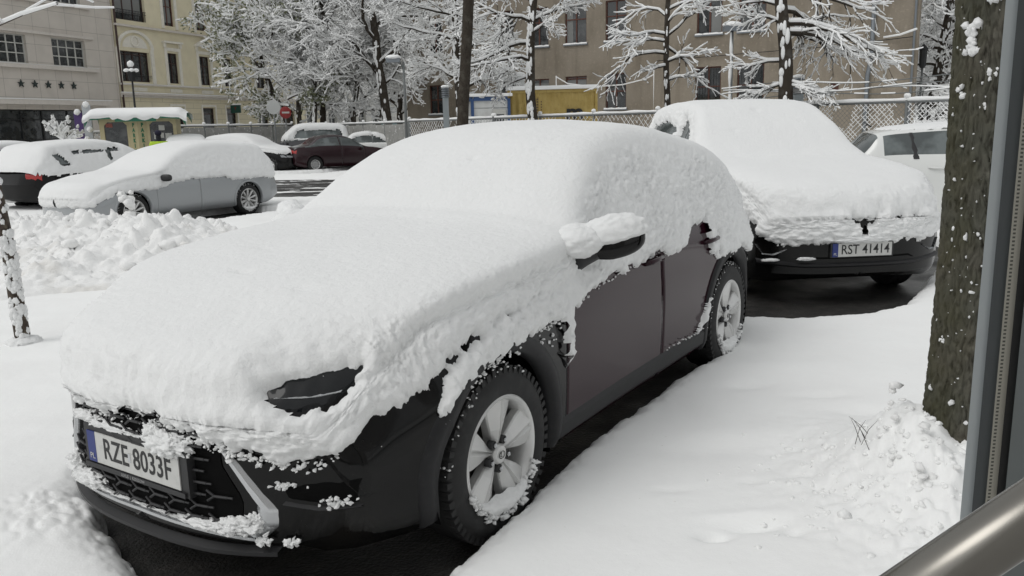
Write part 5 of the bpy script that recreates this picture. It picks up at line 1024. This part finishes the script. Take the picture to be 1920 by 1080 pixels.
for k in range(420):
    z = r_.uniform(.02, 2.6); i = min(len(T)-2, int(z/3.6*len(T))); c = np.array([np.interp(z, [q[2] for q in T], [q[j] for q in T]) for j in (0, 1, 2)]); a = r_.uniform(-1.5, 1.0)-.7
    if .85 < z < 1.3 and r_.rand() < .7: continue
    q = r_.uniform(.011, .022); b.add(IC2*np.array([q, q, q*1.5])*(1+.15*r_.randn(42, 1))+c+.044*np.array([math.cos(a), math.sin(a), 0]), IF2)
b.build('trunk_snow', M['snow'], sp_t, True)
V, F = heap((0, 0, .10), (.12, .12, .06), 900, .2); ob('foot_snow', V, F, M['snow'], sp_t, True)
# big mossy tree at the right
def moss(n, b, L, tc):
    g = n.nodes.new('ShaderNodeSeparateXYZ'); L(tc.outputs['Object'], g.inputs[0]); t = n.nodes.new('ShaderNodeTexNoise'); t.inputs['Scale'].default_value = 7; L(tc.outputs['Object'], t.inputs['Vector']); a = n.nodes.new('ShaderNodeMath'); a.operation = 'MULTIPLY_ADD'
    a.inputs[1].default_value = -4.5; L(g.outputs[0], a.inputs[0]); L(t.outputs[0], a.inputs[2]); r = n.nodes.new('ShaderNodeMapRange'); r.inputs[1].default_value = .85; r.inputs[2].default_value = 1.3; r.inputs[4].default_value = .6; L(a.outputs[0], r.inputs[0])
    x = n.nodes.new('ShaderNodeMixRGB'); L(r.outputs[0], x.inputs[0]); L(b.inputs['Base Color'].links[0].from_socket, x.inputs[1]); x.inputs[2].default_value = (.062, .060, .032, 1); L(x.outputs[0], b.inputs['Base Color'])
M['bark_big'] = mat('bark_big', (.105, .098, .080), .95, spec=.1, noise=[(4, (.075, .078, .062), .4, .7), (60, (.03, .028, .022), .50, .70, (1, 1, .35)), (22, (.16, .155, .13), .58, .85)], bump=[(45, .8, .01, (1, 1, .4))], extra=moss)
bx_, by_ = 1.745, 3.05; bt = thing('mossy_tree', 'thick mossy tree trunk close by at the right, specked with snow', 'tree', (bx_, by_, 0))
zz = np.linspace(-.05, 5.5, 620); aa = np.linspace(0, 2*math.pi, 260, endpoint=False); Z, A_ = np.meshgrid(zz, aa, indexing='ij')
rad = .142+.02*np.exp(-Z/.5)+.05*np.exp(-Z/.16)+.008*fbm(np.stack([np.cos(A_)*1.5, np.sin(A_)*1.5, Z*1.1], -1), 3)
Pn = np.stack([np.cos(A_)*.17, np.sin(A_)*.17, Z*.30+.02*np.sin(A_*3)], -1); rid = np.abs(perlin(Pn*52+.6*fbm(Pn*20, 2)[..., None])); rad = rad+.013*np.minimum(rid*2.6, 1)-.008+.004*fbm(Pn*160, 2)
cx_ = -.002*Z+.010*np.sin(Z*1.5); V = np.stack([cx_+rad*np.cos(A_), rad*np.sin(A_), Z], -1); i = np.arange(Z.size).reshape(Z.shape); j = np.roll(i, -1, 1)
ob('trunk', V.reshape(-1, 3), np.stack([i[:-1], j[:-1], j[1:], i[1:]], -1).reshape(-1, 4), M['bark_big'], bt, True)
b = MB(); r_ = rs(77)
def on_trunk(z, a, q, st=(1, 1, 1), big=True):
    c = np.array([-.002*z+.010*math.sin(z*1.5)+(.142+.05*math.exp(-z/.3))*math.cos(a), (.142+.05*math.exp(-z/.3))*math.sin(a), z]); b.add(IC2*np.array([q*st[0], q*st[1], q*st[2]])*(1+.22*r_.randn(42, 1))+c, IF2)
for _ in range(260): on_trunk(r_.uniform(.25, 2.4)**1.0, r_.uniform(-3.3, -.6), r_.uniform(.0012, .0042)*(1+1.2*(r_.rand() < .08)), (r_.uniform(.7, 1.6), 1, r_.uniform(.5, 1.8)))
for z, a, n, s_ in ((2.00, -2.25, 16, .035), (1.86, -2.75, 8, .02), (1.79, -2.72, 12, .022), (2.12, -2.7, 12, .022), (2.3, -2.4, 6, .02), (1.70, -2.2, 6, .014), (1.66, -3.0, 5, .014), (1.60, -2.35, 4, .01), (1.68, -1.7, 5, .012), (1.88, -1.9, 4, .012), (.62, -1.6, 5, .011), (.9, -1.9, 4, .01), (1.15, -2.2, 4, .008), (.75, -2.95, 4, .01)):
    for _ in range(n): on_trunk(z+r_.normal(0, s_*.9), a+r_.normal(0, s_*5), r_.uniform(.35, .8)*s_, (1, 1, 1.1))
b.build('trunk_snow', M['snow'], bt, True)
b2 = MB(); 
for k in range(130):
    z = abs(r_.normal(0, .17)); w2 = .20+.22*(1-z/.5)*r_.rand(); a = r_.uniform(-3.6, -.9); q = r_.uniform(.007, .019); s_blob(b2, (w2*math.cos(a)*.95-.05, w2*math.sin(a)*1.3-.02, .13+z*.95), q, r_, True)
b2.build('kicked_snow', M['snow_pile'], bt, True)
# ------------------------------------------------------------------ ploughed heap
def pile_z(x, y):
    d = poly_sd(x, y, [(-3.1, 8.2), (-4.6, 7.6), (-5.9, 9.0), (-8.6, 11.8), (-9.0, 14.2), (-6.6, 14.2), (-4.6, 12.4), (-3.0, 11.0), (-2.2, 10.2)])
    P = np.stack([x, y, 0*x], -1); e = sstep(-.6, 1.5, d+.3*fbm(P*1.3, 2)); P3 = P+.12*np.stack([fbm(P*2.1, 2), fbm(P*2.1+7, 2), 0*x], -1)
    X3, Y3 = P3[..., 0], P3[..., 1]; w1, w2, w3 = facets(X3*1.9, Y3*1.9, 1), facets(X3*4.3+3, Y3*4.3, 2), facets(X3*9.5+7, Y3*9.5, 3)
    return base_z(x, y)+.10+e*(.30+.30*fbm(P*.8+3, 2)+.12*w1+.085*w2+.055*w3+.012*fbm(P*26, 2))+(e > .02)*.02*w3-.16*(1-sstep(0, .12, e))
X, Y = np.meshgrid(np.arange(-10, -1.6, .026), np.arange(7.0, 15.2, .026), indexing='ij'); Z = pile_z(X, Y); i = np.arange(X.size).reshape(X.shape)
F = np.stack([i[:-1, :-1], i[1:, :-1], i[1:, 1:], i[:-1, 1:]], -1).reshape(-1, 4); keep = (Z > snow_z(X, Y, False)-.06).ravel(); F = F[keep[F].any(1)]; q, inv = np.unique(F, return_inverse=True); PV = np.stack([X, Y, Z], -1).reshape(-1, 3)[q]
ctr = np.array([-5.5, 10.5, 0]); pile = ob('snow_heap', PV-ctr, inv.reshape(F.shape), M['snow_pile'], None, True, 'long lumpy heap of ploughed snow in front of the silver estate', 'snow heap', loc=ctr)
b = MB(); r_ = rs(31)
for _ in range(260):
    x, y = r_.uniform(-8.8, -2.2), r_.uniform(7.6, 14)
    z = float(pile_z(np.array([x]), np.array([y]))[0])
    if z < base_z(x, y)+.2 and r_.rand() < .55: continue
    if z < base_z(x, y)+.07: continue
    s = r_.uniform(.02, .075)*(1.5 if r_.rand() < .05 else 1); V = IC2*np.array([s*1.2, s, s*.8])*(1+.22*r_.randn(42, 1)*.6); b.add(V+np.array([x, y, z+s*.1])-ctr, IF2)
for _ in range(12): s = r_.uniform(.03, .07); b.add(IC2*s*(1+.2*r_.randn(42, 1))+np.array([-5.75, 12.6, .52])+r_.normal(0, .05, 3)*np.array([1, 1, 1.6])-ctr, IF2)
b.build('snow_lumps', M['snow_pile'], pile, True)
# ------------------------------------------------------------------ fences
M['galv'] = mat('galv', (.16, .17, .17), .6, metal=.3); M['concrete'] = mat('concrete', (.30, .30, .285), .9, noise=[(2.5, (.22, .22, .21), .45, .7), (7, (.60, .60, .60), .60, .66)], bump=[(20, .3, .01)])
def fence_run(name, label, P0, P1, h, n, kind, cell=.1, wire=.009, z=-.15, snowr=.05, mesh_from=0.0, group=None):
    P0, P1 = np.array(P0, float), np.array(P1, float); L = np.linalg.norm(P1-P0); rz = math.atan2(*(P1-P0)[::-1]); root = thing(name, label, 'fence', (P0[0], P0[1], z), rz, group); xs = np.linspace(0, L, n+1); r_ = rs(int(L*10))
    for x in xs:
        p = MB().tube([(x, 0, 0), (x, 0, h+.12)], .035, 8).build('post', M['galv'], root, True); c = MB(); V, F = heap((x, 0, h+.13), (.07, .07, .06), 900, .2, x); c.add(V, F.tolist()); c.build('post_snow', M['snow_far'], p, True)
    MB().tube([(0, 0, h), (L, 0, h)], .028, 8).build('top_rail', M['galv'], root, True)
    q = np.linspace(0, L, int(L/.15)); rr = snowr*(.8+.35*np.array([perlin(np.array([a*1.7, 3.3, 0])) for a in q])); MB().tube([(a, 0, h+.035+r*.5) for a, r in zip(q, rr)], rr, 7).build('rail_snow', M['snow_far'], root, True)
    for a, b_ in zip(xs[:-1], xs[1:]):
        if kind == 'mesh':
            A, B = [], []
            for s in (1, -1):
                for k in np.arange(-h, b_-a, cell*1.414):
                    x0, z0, x1, z1 = (k, 0, k+h, h) if s > 0 else (k+h, 0, k, h)
                    pts = sorted([(x0, z0), (x1, z1)]); (u0, w0), (u1, w1) = pts; lo, hi = max(u0, 0), min(u1, b_-a)
                    if hi-lo < .03: continue
                    f = lambda u: w0+(w1-w0)*(u-u0)/(u1-u0); A.append((a+lo+.01, .01*s, f(lo))); B.append((a+hi-.01, .01*s, f(hi)))
            A, B = np.array(A), np.array(B); V, F = frusta(A, B, np.full(len(A), .004), np.full(len(A), .004), 4); pn = ob('mesh_panel', V, F, M['galv'], root)
            sA, sB = [], []
            for p0, p1 in zip(A, B):       # snow lodged along the wires, with gaps where it has dropped off
                n_ = max(1, int(np.linalg.norm(p1-p0)/.12))
                for k in range(n_):
                    u, v = p0+(p1-p0)*k/n_, p0+(p1-p0)*(k+1)/n_; m_ = (u+v)/2
                    if perlin(np.array([m_[0]*1.3, P0[0], m_[2]*1.6])) > -.42 and not (p1[2] > p0[2] and r_.rand() < .25): sA.append(u+[0, 0, .004]); sB.append(v+[0, 0, .004])
            if sA: V, F = frusta(np.array(sA), np.array(sB), np.full(len(sA), wire), np.full(len(sA), wire), 4); ob('mesh_snow', V, F, M['snow_far'], pn)
        else:
            MB().box((a+.04, -.03, .05), (b_-.04, .03, h-.06)).build('panel', M['concrete'], root)
    return root
FP = lambda s: (8.9-18.8*s, 17+28*s)
fence_run('chain_link_fence', 'snow-filled chain-link fence stretch behind the white hatchback', (11.5, 15.6), FP(.16), 2.02, 4, 'mesh', .075, .009)
fence_run('chain_link_fence', 'chain-link fence stretch between the two parked rows, below the brown wall', FP(.165), FP(.5), 1.95, 4, 'mesh', .13, .009)
fence_run('chain_link_fence', 'chain-link fence stretch in front of the blue cabin and yellow container', FP(.503), FP(.70), 1.95, 2, 'mesh', .14, .009)
fence_run('panel_fence', 'grey snow-blotched panel fence behind the saloon and tall SUV', FP(.703), FP(1.05), 1.9, 5, 'panel')
fence_run('panel_fence', 'low snow-topped panel fence right of the parking kiosk', (gx(330, 38), 38), (gx(545, 45), 45), 1.95, 5, 'panel')
fence_run('chain_link_fence', 'short chain-link fence stretch left of the parking kiosk', (gx(105, 36), 36), (gx(196, 36.5), 36.5), 1.75, 2, 'mesh', .14, .02)
bw = MB(); r_ = rs(3)
root = thing('barbed_wire', 'loose snowy wires strung above the chain-link fence near the brown corner', 'wire', (*FP(.0), 1.95), math.atan2(28, -18.8))
for k, (h0, h1) in enumerate(((.10, .45), (.22, .30), (.35, .5), (.15, .1))):
    xs = np.linspace(-2, 6, 26); P = [(x, .03*k, h0+(h1-h0)*(x+2)/8*.6+.05*math.sin(x*1.4+k)) for x in xs]; m_ = MB().tube(P, .010, 4).build('wire', M['galv'], root); s = MB()
    for a, b_ in zip(P[:-1], P[1:]):
        if r_.rand() < .6: s.tube([(*a[:2], a[2]+.012), (*b_[:2], b_[2]+.012)], .018, 5)
    s.build('wire_snow', M['snow_far'], m_)
# iron railing on the far right
root = thing('iron_railing', 'dark iron railing beyond the fence beside the mossy tree', 'railing', (gx(1722, 30), 30, -.1), R(0)); b = MB()
for q in np.arange(0, 2.2, .11): b.box((q, 0, 0), (q+.025, .025, 1.35))
b.build('bars', M['iron'], root); MB().box((0, -.01, 1.353), (2.2, .035, 1.40)).build('rail', M['iron'], root); MB().box((0, -.03, 1.403), (2.2, .06, 1.50)).build('rail_snow', M['snow_far'], root)
MB().box((0, .04, 0), (2.2, .2, 1.2)).build('low_wall', mat('low_wall', (.07, .065, .06), .9), root)
# ------------------------------------------------------------------ containers
M['yellow_steel'] = mat('yellow_steel', (.42, .31, .10), .6, noise=[(3, (.34, .24, .06), .45, .7), (18, (.16, .09, .04), .63, .75, (1, 1, .3))]); M['cabin_white'] = mat('cabin_white', (.60, .61, .60), .6, noise=[(4, (.52, .52, .51), .4, .7)]); M['cabin_blue'] = mat('cabin_blue', (.03, .075, .19), .5)
cd = 36.0; yc = thing('shipping_container', 'ribbed yellow container with a snow-topped roof behind the mottled tree', 'container', (gx(952, cd), cd, -.15), R(-6))
W_ = 3.78; b = MB(); n = 26
prof = []
for k in range(n+1): x = .06+(W_-.12)*k/n; prof += [(x, .0 if k % 2 else .05)]
pv = [(x+o, y) for x, y in prof for o in ((-.02, .02) if 0 < x < W_ else (0,))]
b.grid([[(x, y, .2), (x, y, 3.0)] for x, y in pv]); b.build('corrugated_side', M['yellow_steel'], yc)
b = MB()
for a in ((0, -.03, .05), (W_-.10, -.03, .05)): b.box(a, (a[0]+.10, .10, 3.12))
b.box((.1, -.03, 3.0), (W_-.1, .08, 3.12)); b.box((.1, -.03, .05), (W_-.1, .08, .2)); b.box((0, .12, .05), (W_, 2.4, 3.1)); b.build('frame', M['yellow_steel'], yc)
q = np.linspace(-.05, W_+.05, 30); MB().grid([[(x, -.10, 3.13), (x, -.12, 3.20+.02*math.sin(x*5)), (x, -.05, 3.28+.02*math.sin(x*3)), (x, 1.0, 3.33), (x, 2.4, 3.3), (x, 2.5, 3.13)] for x in q]).build('roof_snow', M['snow_far'], yc, True)
text_ob('letter_mark', 'm', .85, M['letter'], yc, (2.83, -.035, 2.16), (R(90), 0, 0), .004, 1.1, bold=.03)
tx = MB()
for k in range(6): tx.box((1.22, -.034, 2.70-k*.11), (1.30, -.03, 2.77-k*.11)); tx.box((1.40, -.034, 2.60-k*.11), (1.45, -.03, 2.66-k*.11))
tx.build('faded_code', mat('faded', (.14, .10, .05), .8), yc)
vt = MB().lathe([(.22, 3.3), (.22, 3.55), (.26, 3.56), (.26, 3.62), (.22, 3.63), (.22, 3.7), (.26, 3.71), (.26, 3.77), (.2, 3.8), (.001, 3.82)], 16, 'z', (.42, 1.0, 0)).build('roof_vent', M['cabin_white'], yc, True); 
V, F = heap((.42, 1.0, 3.84), (.26, .26, .1), 900, .15); ob('vent_snow', V, F, M['snow_far'], vt, True)
cb = thing('site_cabin', 'white site cabin edged in blue at the left end of the yellow container', 'cabin', (gx(884, cd-1), cd-1, -.15), R(8))
b = MB().box((.08, .04, .1), (1.52, 3.0, 2.72)).build('walls', M['cabin_white'], cb); g = MB()
for z in (1.2, 1.6, 2.0, 2.4): g.box((.08, .03, z), (1.52, .038, z+.02))
g.build('panel_lines', M['galv'], b)
b = MB(); b.box((-.02, -.02, .05), (.10, .1, 2.78)); b.box((1.50, -.02, .05), (1.62, .1, 2.78)); b.box((.10, -.03, 2.70), (1.50, .09, 2.86)); b.box((-.02, .1, 2.72), (.07, 3.0, 2.86)); b.build('frame', M['cabin_blue'], cb)
d_ = MB(); d_.box((.88, -.012, .2), (1.42, .028, 2.35)); d_ = d_.build('door', M['frame_white'], cb); MB().box((.98, -.02, 1.5), (1.34, -.014, 2.15)).build('pane', M['pane'], d_)
q = np.linspace(-.1, 1.7, 20); MB().grid([[(x, -.08, 2.87), (x, -.1, 2.93+.02*math.sin(x*7)), (x, 0, 3.0), (x, 1.5, 3.05), (x, 3.05, 2.87)] for x in q]).build('roof_snow', M['snow_far'], cb, True)
# ------------------------------------------------------------------ lamps, posts, signs
def lamp(px, d, H_, arm, label, head='box', snow=True):
    t = thing('street_lamp', label, 'street lamp', (gx(px, d), d, -.15)); MB().tube([(0, 0, 0), (0, 0, H_*.6), (0, 0, H_)], [.065, .05, .04], 8).build('pole', M['galv'] if head != 'lantern' else M['iron'], t, True)
    if snow:
        s = MB(); z = np.linspace(.2, H_-.05, 40); s.tube([(-.035-.01*math.sin(q*5), -.035, q) for q in z], [.035+.012*math.sin(q*9) for q in z], 6); s.build('pole_snow', M['snow_far'], t, True)
    if head == 'box':
        if arm: MB().tube([(0, 0, H_-.3), (arm*.3, 0, H_-.02), (arm, 0, H_)], .025, 6).build('arm', M['galv'], t, True)
        h = MB().box((arm-.24, -.15, H_-.02), (arm+.24, .15, H_+.12)).build('lamp_head', M['zinc'], t); V, F = heap((arm, 0, H_+.15), (.27, .19, .09), 900, .12, d); ob('lamp_snow', V, F, M['snow_far'], h, True)
    else:
        h = MB().lathe([(.06, H_), (.12, H_+.03), (.19, H_+.40), (.22, H_+.42), (.08, H_+.60), (.03, H_+.68), (.001, H_+.70)], 6, 'z'); h = h.build('lantern', M['iron'], t); b = MB()
        for k in range(6): a = k*math.pi/3; V, F = heap((.22*math.cos(a), .22*math.sin(a), H_+.46), (.11, .11, .07), 900, .2, k); b.add(V, F.tolist())
        V, F = heap((0, 0, H_+.72), (.13, .13, .14), 900, .2, 9); b.add(V, F.tolist()); b.build('lantern_snow', M['snow_far'], h, True)
    return t
lamp(1369, 24, 4.15, .0, 'thin snow-streaked lamp post with a square snowy head before the brown wall')
lamp(760, 30, 3.95, -.35, 'snow-crusted street lamp with a short arm among the snowy trees', snow=False)
lamp(253, 37, 3.9, 0, 'black old-style lantern capped with snow above the parking kiosk', 'lantern', False)
t = thing('street_lamp', 'small black wall-side lantern beyond the brown building corner', 'street lamp', (gx(1724, 40), 40, -.15)); MB().tube([(0, 0, 0), (0, 0, 3.9)], .05, 8).build('pole', M['galv'], t, True); MB().lathe([(.1, 3.9), (.16, 4.0), (.18, 4.7), (.24, 4.74), (.05, 4.95), (.001, 5.0)], 8, 'z').build('lantern', M['iron'], t)
for px, d, h0, lab in ((1496, 21, 2.75, 'pale square post with a louvred snowy cap beside the stout tree'), (836, 30, 3.1, 'pale concrete post with a snow-capped box, left of the bare dark trunk')):
    t = thing('vent_post', lab, 'post', (gx(px, d), d, -.15)); MB().box((-.10, -.1, 0), (.10, .1, h0-.4)).build('post', mat('post_grey', (.26, .29, .30), .6), t); b = MB()
    for k in range(5): b.lathe([(.11, h0-.4+k*.07), (.15, h0-.39+k*.07), (.12, h0-.34+k*.07)], 14)
    b.build('louvres', M['zinc'], t, True); V, F = heap((0, 0, h0-.03), (.15, .15, .06), 900, .1); ob('cap_snow', V, F, M['snow_far'], t, True)
t = thing('road_sign', 'round road sign seen from its pale back with a snowy rim', 'road sign', (gx(513, 37), 37, -.15)); MB().tube([(0, 0, 0), (0, 0, 2.95)], .035, 8).build('pole', M['galv'], t, True); MB().lathe([(.30, -.05), (.31, -.04), (.31, -.02), (.001, -.02)], 28, 'y', (0, 0, 2.68)).build('sign_disc', mat('sign_back', (.42, .43, .42), .6), t, True); MB().lathe([(.001, -.052), (.30, -.051)], 28, 'y', (0, 0, 2.68)).build('sign_back', mat('sign_back2', (.42, .43, .42), .6), t)
t = thing('road_sign', 'small oval red no-entry sign turned partly away beside the leaning tree', 'road sign', (gx(534, 40), 40, -.15), R(35)); MB().tube([(0, 0, 0), (0, 0, 2.75)], .03, 8).build('pole', M['galv'], t, True); MB().lathe([(.001, -.05), (.27, -.05), (.28, -.03), (.001, -.03)], 28, 'y', (0, 0, 2.5)).build('sign_disc', mat('sign_red', (.25, .02, .02), .5), t, True); MB().box((-.18, -.056, 2.46), (.18, -.0515, 2.54)).build('white_bar', M['paper'], t)
t = thing('totem_sign', 'purple and white upright sign with snow between white bush and kiosk', 'sign', (gx(146, 35.5), 35.5, -.15)); MB().box((-.22, 0, .9), (.12, .08, 2.6)).build('purple_board', mat('purple', (.06, .03, .13), .6), t); MB().box((.16, -.02, .2), (.5, .05, 2.9)).build('white_board', mat('board', (.4, .42, .44), .6), t); MB().tube([(-.05, .04, 0), (-.05, .04, .9)], .03, 6).build('pole', M['galv'], t)
for x, z, s in ((-.06, 2.62, .12), (.33, 2.92, .12), (.33, 2.3, .10), (.4, 1.9, .12), (.25, 1.5, .12)): V, F = heap((x, 0, z), (s, .12, s), 900, .25, z); ob('sign_snow', V, F, M['snow_far'], t, True)
# ------------------------------------------------------------------ person in a hi-vis jacket (only head and shoulders show above the silver estate)
def skin_chain(verts, edges, radii, root_i=0, sub=1):
    me = bpy.data.meshes.new('tmp'); me.from_pydata(verts, edges, []); o = bpy.data.objects.new('tmp', me); COL.objects.link(o); m = o.modifiers.new('s', 'SKIN')
    for i, r in enumerate(radii): me.skin_vertices[0].data[i].radius = (r, r*.85)
    me.skin_vertices[0].data[root_i].use_root = True; sb = o.modifiers.new('b', 'SUBSURF'); sb.levels = sub; sb.render_levels = sub
    dg = bpy.context.evaluated_depsgraph_get(); r = bpy.data.meshes.new_from_object(o.evaluated_get(dg)); bpy.data.objects.remove(o); return r
pe = thing('person', 'person in a neon yellow jacket and dark cap, mostly hidden behind the silver estate', 'person', (gx(291, 24), 24, -.15), R(20))
v = [(0, 0, .95), (0, 0, 1.15), (0, .02, 1.36), (0, .03, 1.47), (0, 0, 1.56), (0, -.02, 1.66), (.10, 0, .88), (.11, .02, .48), (.11, .03, .08), (.11, -.12, .04), (-.10, 0, .88), (-.11, .0, .48), (-.11, .03, .08), (-.11, -.12, .04), (.19, .02, 1.40), (.26, .02, 1.14), (.27, -.14, .93), (-.19, .02, 1.40), (-.26, .02, 1.14), (-.27, -.14, .93), (.27, -.2, .86), (-.27, -.2, .86)]
e = [(0, 1), (1, 2), (2, 3), (3, 4), (4, 5), (0, 6), (6, 7), (7, 8), (8, 9), (0, 10), (10, 11), (11, 12), (12, 13), (2, 14), (14, 15), (15, 16), (2, 17), (17, 18), (18, 19), (16, 20), (19, 21)]
me = skin_chain(v, e, [.14, .14, .15, .07, .07, .09, .10, .075, .05, .045, .10, .075, .05, .045, .08, .06, .045, .08, .06, .045, .035, .035]); me.materials.clear(); me.materials.append(mat('work_trousers', (.02, .022, .03), .9)); o = bpy.data.objects.new('body', me); COL.objects.link(o); o.parent = pe
jv = [(0, 0, .92), (0, 0, 1.15), (0, .02, 1.38), (0, .03, 1.46), (.19, .02, 1.41), (.265, .02, 1.14), (.275, -.13, .96), (-.19, .02, 1.41), (-.265, .02, 1.14), (-.275, -.13, .96)]
me = skin_chain(jv, [(0, 1), (1, 2), (2, 3), (2, 4), (4, 5), (5, 6), (2, 7), (7, 8), (8, 9)], [.175, .175, .175, .09, .095, .075, .065, .095, .075, .065]); me.materials.clear(); me.materials.append(mat('hi_vis', (.42, .62, .03), .7)); o = bpy.data.objects.new('jacket', me); COL.objects.link(o); o.parent = pe
G, X_, Y_, Z_ = superell((0, -.01, 1.70), ((1, 0, 0), (0, 1, 0), (0, 0, 1)), (.095, .115, .085), 1, 14); MB().grid(G).build('cap', mat('navy_cap', (.012, .012, .03), .9), pe, True)
# ------------------------------------------------------------------ grass blades and flakes
tw = MB(); GZ = float(snow_z(np.array([1.39]), np.array([3.13]))[0]); gxy = [(1.38, 3.14, .7, .3), (1.41, 3.15, 1.1, .1), (1.44, 3.16, 1.7, .2), (1.35, 3.12, -.6, .0), (1.37, 3.11, -1.0, .1), (1.38, 3.06, .8, -.3)]
tu = thing('grass_tuft', 'few thin grass blades poking through the snow near the mossy tree', 'grass', (1.39, 3.13, GZ-.01))
for x, y, a, b_ in gxy: q = MB().tube([(x-1.39, y-3.13, 0), (x-1.39-.03*a, y-3.13+.01, .06), (x-1.39-.06*a, y-3.13+.03*b_, .10)], [.0013, .0012, .0005], 4).build('blade', M['bark'], tu)

cb_ = MB(); r_ = rs(91)
for _ in range(260):
    x, y = r_.normal(1.38, .22), r_.normal(2.95, .30)
    z = float(snow_z(np.array([x]), np.array([y]))[0])
    if z < .06: continue
    s_blob(cb_, (x, y, z-.002), r_.uniform(.004, .013)*(1.8 if r_.rand() < .06 else 1), r_, True)
cb_.build('snow_crumbs', M['snow_ground'], None, True, label='loose crumbs of snow scattered over the ground near the mossy tree', cat='snow crumbs', kind='stuff')
# countless little bits of snow and leaves stay one part each
for o in list(COL.objects):
    if o.parent and o.name.split('.')[0] in ('trunk_snow', 'branch_snow', 'snow_clumps', 'snow_lumps', 'kicked_snow', 'wheel_snow', 'leaves', 'mesh_snow', 'bumper_snow', 'wire_snow'): o['kind'] = 'stuff'
